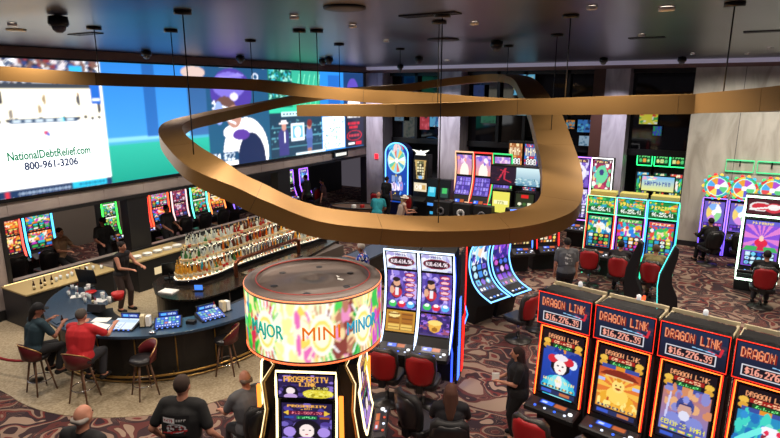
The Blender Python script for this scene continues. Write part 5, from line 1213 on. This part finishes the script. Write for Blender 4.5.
for k in (1, 2):
    cx = -5.6+.36*tx+.71*(k-1)*tx; cy = 9.07+.36*ty+.71*(k-1)*ty
    chair(cx+vx*.98, cy+vy*.95, ta, ('red-backed chair at the right edge of the drum sign', 'red-backed chair with a grey top edge before the twin machines')[k-1])
chair(-3.72, 7.15, -20, 'black chair with its back to the viewer beside the long-haired woman', 'black chairs', True)
chair(-5.8, 5.55, 75, 'black chair under the bald man in the grey shirt', 'black chairs', True)
chair(-3.05, 6.78, 25, 'black chair under the long-haired woman', 'black chairs', True)
for k in range(3): chair(-3.15+.88*k, (16.9, 16.6, 16.55)[k], (5, 0, -5)[k], ('empty red-backed chair at the left green-topped machine', 'red-backed chair under the man in the dark top', 'red-backed chair under the person in the khaki shirt')[k])
chair(1.25, 17.55, 0, 'red-backed chair at the machine with the bright white-green frame')
chair(-.15, 21.2, 35, 'dark chair under the man in black by the wheel machines', 'black chairs', True); chair(.75, 21.4, 0, 'dark chair before the middle wheel machine', 'black chairs', True)
for k, (x, y, r) in enumerate(((-3.75, 12.15, 70), (-3.5, 13.0, 70))): chair(x, y, r, 'red-backed chair turned sideways at the curved machines, '+('nearer', 'farther')[k]+' one')
for k, (x, y) in enumerate(((-12.0, 21.7), (-13.5, 21.5), (-9.9, 21.7))): chair(x, y, 0, 'red-backed chair against the far back machines, '+('before the eagle machine', 'before the wheel machine', 'before the peach-lit machine')[k])
for k, y in enumerate((7.5, 8.4, 12.6, 13.3, 14.2, 15.1)): chair(-17.0, y, 90, 'dark-backed chair beyond the left openings, '+('first', 'second', 'third', 'fourth', 'fifth', 'sixth')[k]+' from the left', 'chairs beyond the left openings', True)
chair(-16.9, 20.9, 90, 'dark red-backed chair in the dark doorway')

# craps tables at the back left
def game_table(x, y, rz, label):
    t = thing('gaming_table', label, 'gaming table', (x, y, 0), rz, 'dark gaming tables at the back left')
    P = [(1.25*cos(a)*(1 if abs(cos(a)) < .8 else 1), .62*sin(a)) for a in np.linspace(0, 2*pi, 28, endpoint=False)]
    MB().prism_z(P, .78, .88).build('tabletop', 'walnut', t, .02); MB().prism_z([(a*.86, b*.8) for a, b in P], .881, .886).build('felt', mat('felt_brown', '5a4438', .9), t)
    mb = MB(); 
    for sx in (-.7, .7): mb = MB().cbox((sx, 0, .4), (.22, .5, .78)); mb.build('leg', 'soft_black', t)
    MB().tube([(a*.97, b*.97, .9) for a, b in P], .035, 8, closed=True).build('rail', 'black_vinyl', t); return t
game_table(-13.4, 19.6, 20, 'dark oval gaming table at the left, in front of the dark doorway'); game_table(-12.3, 17.9, 15, 'dark oval gaming table by the person in the teal shirt')
for k, (x, y, m, lb) in enumerate(((-13.1, 19.5, 'red_plastic', 'red'), (-13.4, 19.3, 'paper', 'white'), (-12.2, 17.9, 'red_plastic', 'crimson'), (-12.6, 17.8, 'paper', 'pale'), (-11.9, 18.1, 'chrome', 'silver'))):
    mb = MB(); 
    for j in range(4): mb.cyl((0, 0, .03*j), .1, .026, 16)
    small(mb, 'chip_stack', m, '%s stack of chips on the %s gaming table' % (lb, 'left' if k < 2 else 'right'), 'chips', (x, y, .888), 0, 'chip stacks on the gaming tables')
c = thing('exit_sign', 'small black hanging sign with a white lit band under the video wall', 'sign', (WX+.1, 21.1, 2.76)); MB().box(-.04, -.55, 0, .04, .55, .26).build('sign_box', 'black', c)
mb = MB()
for k in range(9): mb.box(.041, -.42+.095*k, .06, .046, -.42+.095*k+.075, .2)
mb.build('lit_letters', glow('f0f0e8', 1.3), c); c.name = 'hanging_sign'
t = thing('alarm_light', 'small red glowing alarm lamp on the grey corner column', 'lamp', (-14.8, 23.33, 2.6)); MB().box(-.09, -.03, -.12, .09, .04, .12).build('housing', glow('ff2030', 2), t)
# velvet rope on two posts at the left edge
struct(MB().prism_z([(-7.9, 2.5), (-3.8, 4.95), (-1.6, 1.3), (-5.7, -1.2)], 0, .6), 'stair_landing', 'dark_grey')
t = thing('rope_barrier', 'dark red velvet rope between short posts at the far left edge', 'rope barrier', (-11.9, 5.1, .012))
for x, y in ((-.95, -.25), (.35, .1)): 
    MB().lathe([(.13, 0), (.13, .02), (.02, .04), (.02, .5), (.03, .52), (0, .55)], (x, y, 0), 16).build('post', 'gunmetal', t)
MB().tube([(-.95+1.3*k/8, -.25+.35*k/8, .46-.1*sin(pi*k/8)) for k in range(9)], .028, 8).build('rope', mat('velvet_red', '8a1420', .8), t)

# ================================================================== PEOPLE
def fuse(mb, name, m, voxel, smooth=4):
    me = mb.mesh('tmp', [m]); o = bpy.data.objects.new('tmp', me); COL.objects.link(o)
    r = o.modifiers.new('r', 'REMESH'); r.mode = 'VOXEL'; r.voxel_size = voxel; r.use_smooth_shade = True
    s = o.modifiers.new('s', 'SMOOTH'); s.iterations = smooth; s.factor = .5
    out = eval_mesh(o, name); bpy.data.objects.remove(o)
    out.materials.clear(); out.materials.append(MATS[m])
    return out
def add_mesh(me, name, parent, loc=None):
    o = bpy.data.objects.new(name, me); COL.objects.link(o); o.parent = parent; return o
def ik(a, b, l1, l2, pole):
    a = Vector(a); b = Vector(b); d = b-a; L_ = min(d.length, (l1+l2)*.995); d.normalize(); b = a+d*L_
    x = (l1*l1-l2*l2+L_*L_)/(2*L_); h = sqrt(max(0, l1*l1-x*x)); p = Vector(pole); p = (p-d*p.dot(d)).normalized()
    return a+d*x+p*h, b
def person(label, loc, rz, pose='stand', shirt='202024', pants='18181c', hair='short', hair_c='20160f', skin='skin', lean=5, hands=None, head=(0, 0), seat=.55, girth=1., sleeve='short', shoes='101012', scale=1., extra=None, feet=None, group=None, seg_hair=None):
    t = thing('person', label, 'person', loc, rz, group); g = girth
    if pose == 'stand': hipz = .92
    else: hipz = seat+.1
    hip = Vector((0, 0 if pose == 'stand' else .05, hipz)); th = radians(lean)
    up = Vector((0, -sin(th), cos(th))); waist = hip+up*.16; chest = hip+up*.36; neck = hip+up*.53; hd = neck+Vector((0, -.02, .0))+Vector((0, -sin(th*.6), cos(th*.6)))*.15
    sh = [neck+Vector((s*.175*(.5+.5*g), 0, -.055)) for s in (-1, 1)]
    hj = [hip+Vector((s*.095, 0, -.02)) for s in (-1, 1)]
    if pose == 'stand': ft = feet or [(-.11, .02, .08), (.12, -.06, .08)]
    elif pose == 'sit': ft = feet or [(-.14, -.42, .08), (.14, -.38, .08)]
    else: ft = feet or [(-.13, -.26, .32), (.13, -.24, .32)]
    kn, an = [], []
    for i in (0, 1):
        k, a = ik(hj[i], ft[i], .43, .42, (0, -1, .15)); kn.append(k); an.append(a)
    hands = hands or [(-.26, -.06, hipz-.1), (.26, -.06, hipz-.1)]
    el, wr = [], []
    for i in (0, 1):
        e, w = ik(sh[i], hands[i], .29, .26, ((-1, 1)[i]*.5, .6, -.8)); el.append(e); wr.append(w)
    # body: one fused surface
    mb = MB()
    mb.capsule(hip+Vector((-.06, 0, 0)), hip+Vector((.06, 0, 0)), .115*g, .115*g); mb.capsule(hip, waist, .12*g, .115*g)
    for s in (-.05, .05): mb.capsule(waist+Vector((s, 0, 0)), chest+Vector((s*1.3, 0, 0)), .105*g, .115*g)
    mb.capsule(sh[0]+Vector((.05, 0, 0)), sh[1]-Vector((.05, 0, 0)), .07, .07); mb.capsule(chest, neck, .1*g, .06)
    mb.capsule(neck-up*.03, hd-Vector((0, 0, .05)), .058, .052)
    for i in (0, 1):
        mb.capsule(hj[i], kn[i], .088*g, .06); mb.capsule(kn[i], an[i], .058, .04); mb.capsule(an[i], Vector(an[i])+Vector((0, -.13, -.045)), .045, .035)
        mb.capsule(sh[i], el[i], .055, .042); mb.capsule(el[i], wr[i], .04, .028)
    yaw, pit = radians(head[0]), radians(head[1]); HR = Matrix.Rotation(yaw, 3, 'Z') @ Matrix.Rotation(pit+th*.5, 3, 'X')
    H_ = lambda x, y, z: hd+HR @ Vector((x, y, z))
    mb.ball(hd, (.074, .095, .108), 0, 16, 12, HR); mb.ball(H_(0, -.03, -.055), (.055, .06, .05), 0, 12, 8, HR)
    mb.capsule(H_(0, -.09, .01), H_(0, -.112, -.022), .012, .017)
    for s in (-1, 1): mb.ball(H_(s*.077, .005, -.01), (.014, .022, .034), 0, 8, 6, HR)
    body = fuse(mb, 'body', skin, .0135, 3)
    bm = bmesh.new(); bm.from_mesh(body)
    # hands with palm, four fingers and thumb, curled
    hm = MB()
    for i in (0, 1):
        s = (-1, 1)[i]; f = (Vector(wr[i])-Vector(el[i])).normalized(); n = f.cross(Vector((0, 0, 1)))
        if n.length < .1: n = Vector((1, 0, 0))
        n.normalize(); dwn = n.cross(f).normalized(); dwn = -dwn if dwn.z > 0 else dwn
        side = n if n.dot(Vector((s, 0, 0))) > 0 else -n
        p = Vector(wr[i]); m_ = p+f*.075
        for q in (-.024, -.008, .008, .024): hm.capsule(p+side*q*.6, m_+side*q, .015, .012)
        for q, ln in ((-.027, .07), (-.009, .08), (.009, .075), (.027, .058)):
            a = m_+side*q; b = a+f*ln*.5+dwn*.012; c_ = b+f*ln*.25+dwn*ln*.35; hm.capsule(a, b, .0095, .0085, 0, 8); hm.capsule(b, c_, .0085, .007, 0, 8)
        a = p+f*.02-side*.025; b = a+f*.03-side*.025+dwn*.01; hm.capsule(a, b, .012, .01, 0, 8); hm.capsule(b, b+f*.03, .01, .008, 0, 8)
    hme = fuse(hm, 'hands', skin, .0055, 1)
    bm.from_mesh(hme); bm.to_mesh(body); bm.free(); bpy.data.meshes.remove(hme)
    for p_ in body.polygons: p_.use_smooth = True
    add_mesh(body, 'body', t)
    # face
    for s in (-1, 1): MB().ball(H_(s*.03, -.083, .015), (.012, .008, .008), 0, 8, 6).build('eye', 'eye', t)
    MB().ball(H_(0, -.093, -.052), (.024, .008, .006), 0, 10, 6, HR).build('mouth', 'lip', t)
    # clothing
    mb = MB(); w = .014
    mb.capsule(hip+Vector((-.055, 0, .0)), hip+Vector((.055, 0, .0)), .12*g+w, .12*g+w)
    mb.capsule(hip, waist, .124*g+w, .122*g+w)
    for s in (-.05, .05): mb.capsule(waist+Vector((s, 0, 0)), chest+Vector((s*1.3, 0, 0)), .108*g+w, .118*g+w)
    mb.capsule(sh[0]+Vector((.05, 0, 0)), sh[1]-Vector((.05, 0, 0)), .07+w, .07+w); mb.capsule(chest, neck-up*.03, .1*g+w, .07)
    for i in (0, 1):
        e = Vector(el[i]); s_ = Vector(sh[i])
        if sleeve == 'long': mb.capsule(s_, e, .068, .055); mb.capsule(e, Vector(wr[i])-(Vector(wr[i])-e)*.06, .053, .042)
        elif sleeve == 'short': mb.capsule(s_, s_.lerp(e, .72), .07, .064)
        elif sleeve == 'none': mb.ball(s_, .06)
    sm = MATS[shirt] if shirt in MATS else fabric(shirt)
    add_mesh(fuse(mb, 'shirt', sm.name, .0135, 3), 'shirt', t)
    mb = MB(); mb.capsule(hip+Vector((-.06, 0, -.03)), hip+Vector((.06, 0, -.03)), .125*g+.004, .125*g+.004)
    for i in (0, 1): mb.capsule(hj[i], kn[i], .1*g, .074); mb.capsule(kn[i], Vector(an[i]).lerp(Vector(kn[i]), .12), .072, .06)
    add_mesh(fuse(mb, 'trousers', fabric(pants).name, .0135, 3), 'trousers', t)
    for i in (0, 1):
        a = Vector(an[i]); MB().capsule(a+Vector((0, .03, -.035)), a+Vector((0, -.15, -.045)), .048, .04).build('shoe', fabric(shoes), t)
    # hair or hat
    hmat = fabric(hair_c).name
    if hair != 'bald':
        mb = MB()
        if hair in ('short', 'long', 'bun'):
            mb.ball(H_(0, .016, .026), (.084, .098, .1), 0, 16, 12, HR)
            if hair == 'long':
                mb.capsule(H_(0, .05, .0), H_(0, .1, -.3), .09, .07); mb.capsule(H_(-.05, .03, -.03), H_(-.07, .06, -.28), .05, .035); mb.capsule(H_(.05, .03, -.03), H_(.07, .06, -.28), .05, .035)
            if hair == 'bun': mb.ball(H_(0, .1, .06), .045); mb.capsule(H_(0, .05, -.02), H_(0, .09, -.2), .06, .035)
        elif hair == 'fringe':
            mb.capsule(H_(-.066, .02, -.01), H_(-.05, .06, -.02), .024, .03); mb.capsule(H_(.066, .02, -.01), H_(.05, .06, -.02), .024, .03); mb.capsule(H_(-.04, .075, -.02), H_(.04, .075, -.02), .03, .03)
        elif hair in ('cap', 'brim'):
            mb.ball(H_(0, .02, .0), (.083, .096, .095), 0, 14, 10, HR); mb.capsule(H_(0, .05, -.02), H_(0, .08, -.18), .075, .05)
        add_mesh(fuse(mb, 'hair', hmat, .011, 2), 'hair', t)
    if hair in ('cap', 'brim'):
        mb = MB(); col = 'cloth_hat' if False else None
        prof = [(.0, .125), (.05, .118), (.085, .085), (.093, .035), (.093, .03)]
        mb.lathe(prof, seg=20)
        if hair == 'brim': mb.lathe([(.09, .04), (.15, .03), (.155, .026), (.09, .03)], seg=24)
        else: mb.prism_z([(-.06, -.08), (-.05, -.15), (0, -.17), (.05, -.15), (.06, -.08)], .035, .045)
        i0 = mb.v; mb.v = [tuple(H_(*p)) for p in mb.v]; mb.build('hat', fabric(extra or '101014'), t)
    scale *= 1.13
    if scale != 1: t.scale = (scale,)*3
    return t
DARK = '17171b'
face_bar = lambda x, y: degrees_to(x, y)
p = person('person in a bright red shirt seated at the bar, back to the viewer', (-10.0, 5.35, .012), face_bar(-10.0, 5.35), 'stool', 'b41c24', '2a2a30', 'short', '4a4440', lean=12, seat=.7, girth=1.4, hands=[(-.28, -.5, 1.16), (.3, -.46, 1.16)])
p = person('person in a black cap and dark teal top seated at the left bar end', (-11.05, 5.05, .012), face_bar(-11.05, 5.05), 'stool', '1d3540', '18181c', 'cap', '120e0c', 'skin_dark', lean=14, seat=.7, hands=[(-.18, -.4, 1.14), (.22, -.42, 1.14)], head=(-40, 5))
person('bartender in a dark sleeveless top reaching toward the island, between the two counters', (-13.4, 8.45, .012), 100, 'stand', '16141a', '3a2c2a', 'bun', '1a0e0a', lean=10, sleeve='none', hands=[(-.16, -.48, 1.12), (.16, -.5, 1.12)])
person('seated woman in a tan top beyond the left opening beside the blue machine', (-16.75, 8.75, .1), 110, 'sit', '8a6a50', '202024', 'short', '20120c', lean=6, seat=.62, hands=[(-.2, -.4, .95), (.2, -.4, .95)])
person('standing man in a black shirt and cap facing the bar from beyond the left opening', (-16.5, 9.95, 0), 80, 'stand', '121216', '101014', 'cap', '1a1210', 'skin_dark', hands=[(-.2, -.35, 1.05), (.24, -.36, 1.02)], head=(0, 20))
person('dark-haired man in black with a white bag beyond the opening behind the bottles', (-16.4, 12.2, 0), 100, 'stand', '1a181c', '101014', 'short', '140e0c', 'skin_dark', hands=[(-.2, -.32, 1.0), (.22, -.3, 1.0)])
person('person in a grey-green shirt seated past the second pier at the violet machine', (-16.6, 20.05, .1), -80, 'sit', '3c4640', '18181c', 'short', '2a1c14', lean=5, seat=.75, girth=1.15)
person('dark silhouette of a person near the dark doorway, left of the gaming tables', (-16.3, 20.9, 0), -60, 'sit', '301418', '18181c', 'short', '140e0c', lean=5, seat=.6)
person('bald person in a bright teal shirt leaning over the gaming table', (-12.0, 18.95, .1), 200, 'sit', '2a9aa8', '20242c', 'bald', '888888', lean=28, seat=.6, girth=1.15, hands=[(-.16, -.45, .82), (.16, -.45, .82)], head=(0, 30))
person('person in a white brimmed hat and pale top at the gaming table', (-10.75, 18.75, .1), 130, 'sit', 'd0b8a8', '28303c', 'brim', 'c8a880', lean=14, seat=.6, sleeve='none', hands=[(-.2, -.4, .9), (.2, -.4, .9)], extra='e8e4d8')
person('person in black standing before the arched blue wheel machine', (-13.2, 21.6, 0), 170, 'stand', '0f0f14', '0f0f14', 'short', '1a120e', girth=1.05)
tee = person('man in a grey T-shirt with white print standing on the carpet behind the front row', (-3.35, 14.8, 0), 208, 'stand', '55565a', '202024', 'short', '1c1410', girth=1.3)
person('seated man in a dark top and cap at the middle green-topped machine', (-2.28, 16.6, .0), 180, 'sit', '1a161c', '202028', 'short', '120e0c', seat=.53, girth=1.35, hands=[(-.2, -.42, .85), (.2, -.42, .85)])
person('person in a khaki shirt seated at the right green-topped machine', (-1.36, 16.55, 0), 180, 'sit', '857a50', '6a6048', 'short', '5a4030', seat=.55, girth=1.35, hands=[(-.2, -.42, .85), (.2, -.42, .85)])
person('man in a black suit and pale collar seated sideways at the wheel machines', (-.15, 21.25, 0), 215, 'sit', '0f0f12', '0c0c10', 'short', '120e0c', seat=.53, lean=8, girth=1.15, sleeve='long', hands=[(-.2, -.4, .85), (.2, -.4, .85)])
blk = person('man in a black T-shirt with a round grey print at the bright framed machine', (1.25, 17.5, 0), 180, 'sit', '101014', '3a3a40', 'short', '20160f', seat=.54, girth=1.2, hands=[(-.22, -.42, .85), (.22, -.42, .85)])
# back prints
def back_print(t, hipz, lean, cols, txt=None):
    c = Cv(30, 28, cols[0]); c.blobs(.1, .1, .9, .8, 30, cols[1:], .08, 4)
    return c
wom = person('standing woman in black with long dark hair holding folded white papers', (-2.55, 8.42, 0), -60, 'stand', '0f0e12', '0e0e12', 'long', '24100e', lean=3, girth=1.45, sleeve='short', hands=[(-.08, -.32, 1.1), (.1, -.33, 1.12)], scale=.86)
small(MB().box(-.06, -.012, 0, .06, .012, .12), 'folded_papers', 'paper', 'white folded papers in the hands of the standing woman in black', 'paper', (-2.55-.33, 8.42-.39*.5, 1.07), 30)
person('seated woman with long brown hair, back to the viewer, beside the black chair', (-3.05, 6.8, 0), 205, 'sit', '15131a', '18181c', 'long', '4a2a1e', lean=6, seat=.54, hands=[(-.2, -.4, .8), (.2, -.4, .8)])
man = person('man in a black T-shirt with a red and white back print in the foreground', (-5.15, 3.8, .6), 204, 'stand', '121214', '18181c', 'short', '2e1e16', 'skin', girth=1.2, scale=1.0, hands=[(-.3, -.18, .95), (.32, -.12, .95)])
c = Cv(60, 44, '121214'); c.rect(.08, .62, .52, .86, 'e8e8ea'); c.scrib('HEART', .12, .67, .14, 'b01c24', .36); c.scrib('LINE', .56, .7, .12, 'd8d8d8', .34); c.ell(.55, .38, .34, .22, 'b8b8bc'); c.ell(.55, .38, .28, .16, '301014'); c.blobs(.2, .15, .9, .5, 26, ['c02028', 'c8c8cc', '701018'], .04, 3); c.line(.1, .12, .9, .3, .03, 'c02028')
prn = lambda c, t, z, y, w, h, nm='back_print', m='cloth_print': None
def flat_print(c, t, z, y, w, h, lean=5, bulge=.03):
    m = MATS.get('cloth_print')
    if not m:
        m = bpy.data.materials.new('cloth_print'); m.use_nodes = True; nt = m.node_tree; b = nt.nodes['Principled BSDF']; a = nt.nodes.new('ShaderNodeAttribute'); a.attribute_name = 'Picture'; nt.links.new(a.outputs['Color'], b.inputs['Base Color']); b.inputs['Roughness'].default_value = .8; MATS['cloth_print'] = m
    return screen(c, lambda s, q: (w*(.5-s), y-bulge*(2*s-1)**2-(q-.5)*h*sin(radians(lean)), z+h*(q-.5)), 'back_print', t, 'cloth_print')
flat_print(c, man, 1.27, .162-.0, .3, .22)
c = Cv(30, 34, '55565a'); c.blobs(.2, .1, .8, .9, 30, ['a8a8a8', 'c8c8c8', '6a6a6c'], .06, 3); flat_print(c, tee, 1.25, .15, .26, .28)
c = Cv(30, 30, '101014'); c.ring(.5, .5, .45, .45, .3, '8a8a90'); c.blobs(.25, .25, .75, .75, 20, ['707078', 'a0a0a8'], .06, 3); flat_print(c, blk, .96, .2, .24, .24)
person('bald man in a grey T-shirt seated at the left of the drum sign machines', (-5.85, 5.52, 0), 255, 'sit', '5c5d62', '28282c', 'fringe', '6a5a50', seat=.56, lean=8, girth=1.35, hands=[(-.22, -.38, .8), (.22, -.4, .8)])
person('bald man in dark clothes at the bottom left of the foreground', (-5.55, 2.82, .6), 195, 'stand', '17171a', '17171a', 'fringe', 'a09890', girth=1.15, scale=1.0)
person('person in dark trousers and black shoes standing at the left edge', (-11.95, 4.3, 0), 60, 'stand', '202024', '121214', 'short', '20160f')
nodes_mat('floral_cloth', lambda nt, b: (lambda v, r: nt.links.new(r.outputs['Color'], b.inputs['Base Color']))(*(lambda v: (v, ramp(nt, v.outputs['Color'], [(0, '1c3cae'), (.4, '3868d8'), (.55, 'e8e8f0'), (.7, '182050'), (.85, 'd85068')], 'CONSTANT')))(N(nt, 'ShaderNodeTexVoronoi', Scale=14.))), .8)
person('white-haired person in a blue floral shirt at the bar behind the drum sign', (-8.1, 12.0, .012), degrees_to(-8.1, 12.0)-30, 'stool', 'floral_cloth', '202028', 'short', 'c8c0b8', seat=.7, girth=1.2, hands=[(-.25, -.4, 1.15), (.25, -.4, 1.15)])
person('person in a dark grey shirt right of the floral shirt behind the drum sign', (-7.55, 13.0, 0), degrees_to(-7.55, 13.0), 'stool', '3c3a40', '202028', 'short', '8a4a3a', seat=.76, girth=1.1)

# ================================================================== CAMERA AND WORLD
cam = bpy.data.cameras.new('camera'); co = bpy.data.objects.new('camera', cam); COL.objects.link(co)
cam.sensor_width = 36; cam.lens = 560/780*36; cam.clip_end = 100
co.location = (0, 0, 5.8); co.rotation_euler = (radians(90-13), 0, radians(31)); SC.camera = co
w = bpy.data.worlds.new('dim_hall'); w.use_nodes = True; SC.world = w
w.node_tree.nodes['Background'].inputs[0].default_value = (.32, .28, .34, 1); w.node_tree.nodes['Background'].inputs[1].default_value = .22
SC.view_settings.view_transform = 'Standard'; SC.view_settings.look = 'None'; SC.view_settings.exposure = 0; SC.view_settings.gamma = 1
SC.cycles.use_denoising = True; SC.cycles.max_bounces = 5; SC.cycles.diffuse_bounces = 3; SC.cycles.glossy_bounces = 3; SC.cycles.sample_clamp_indirect = 3.
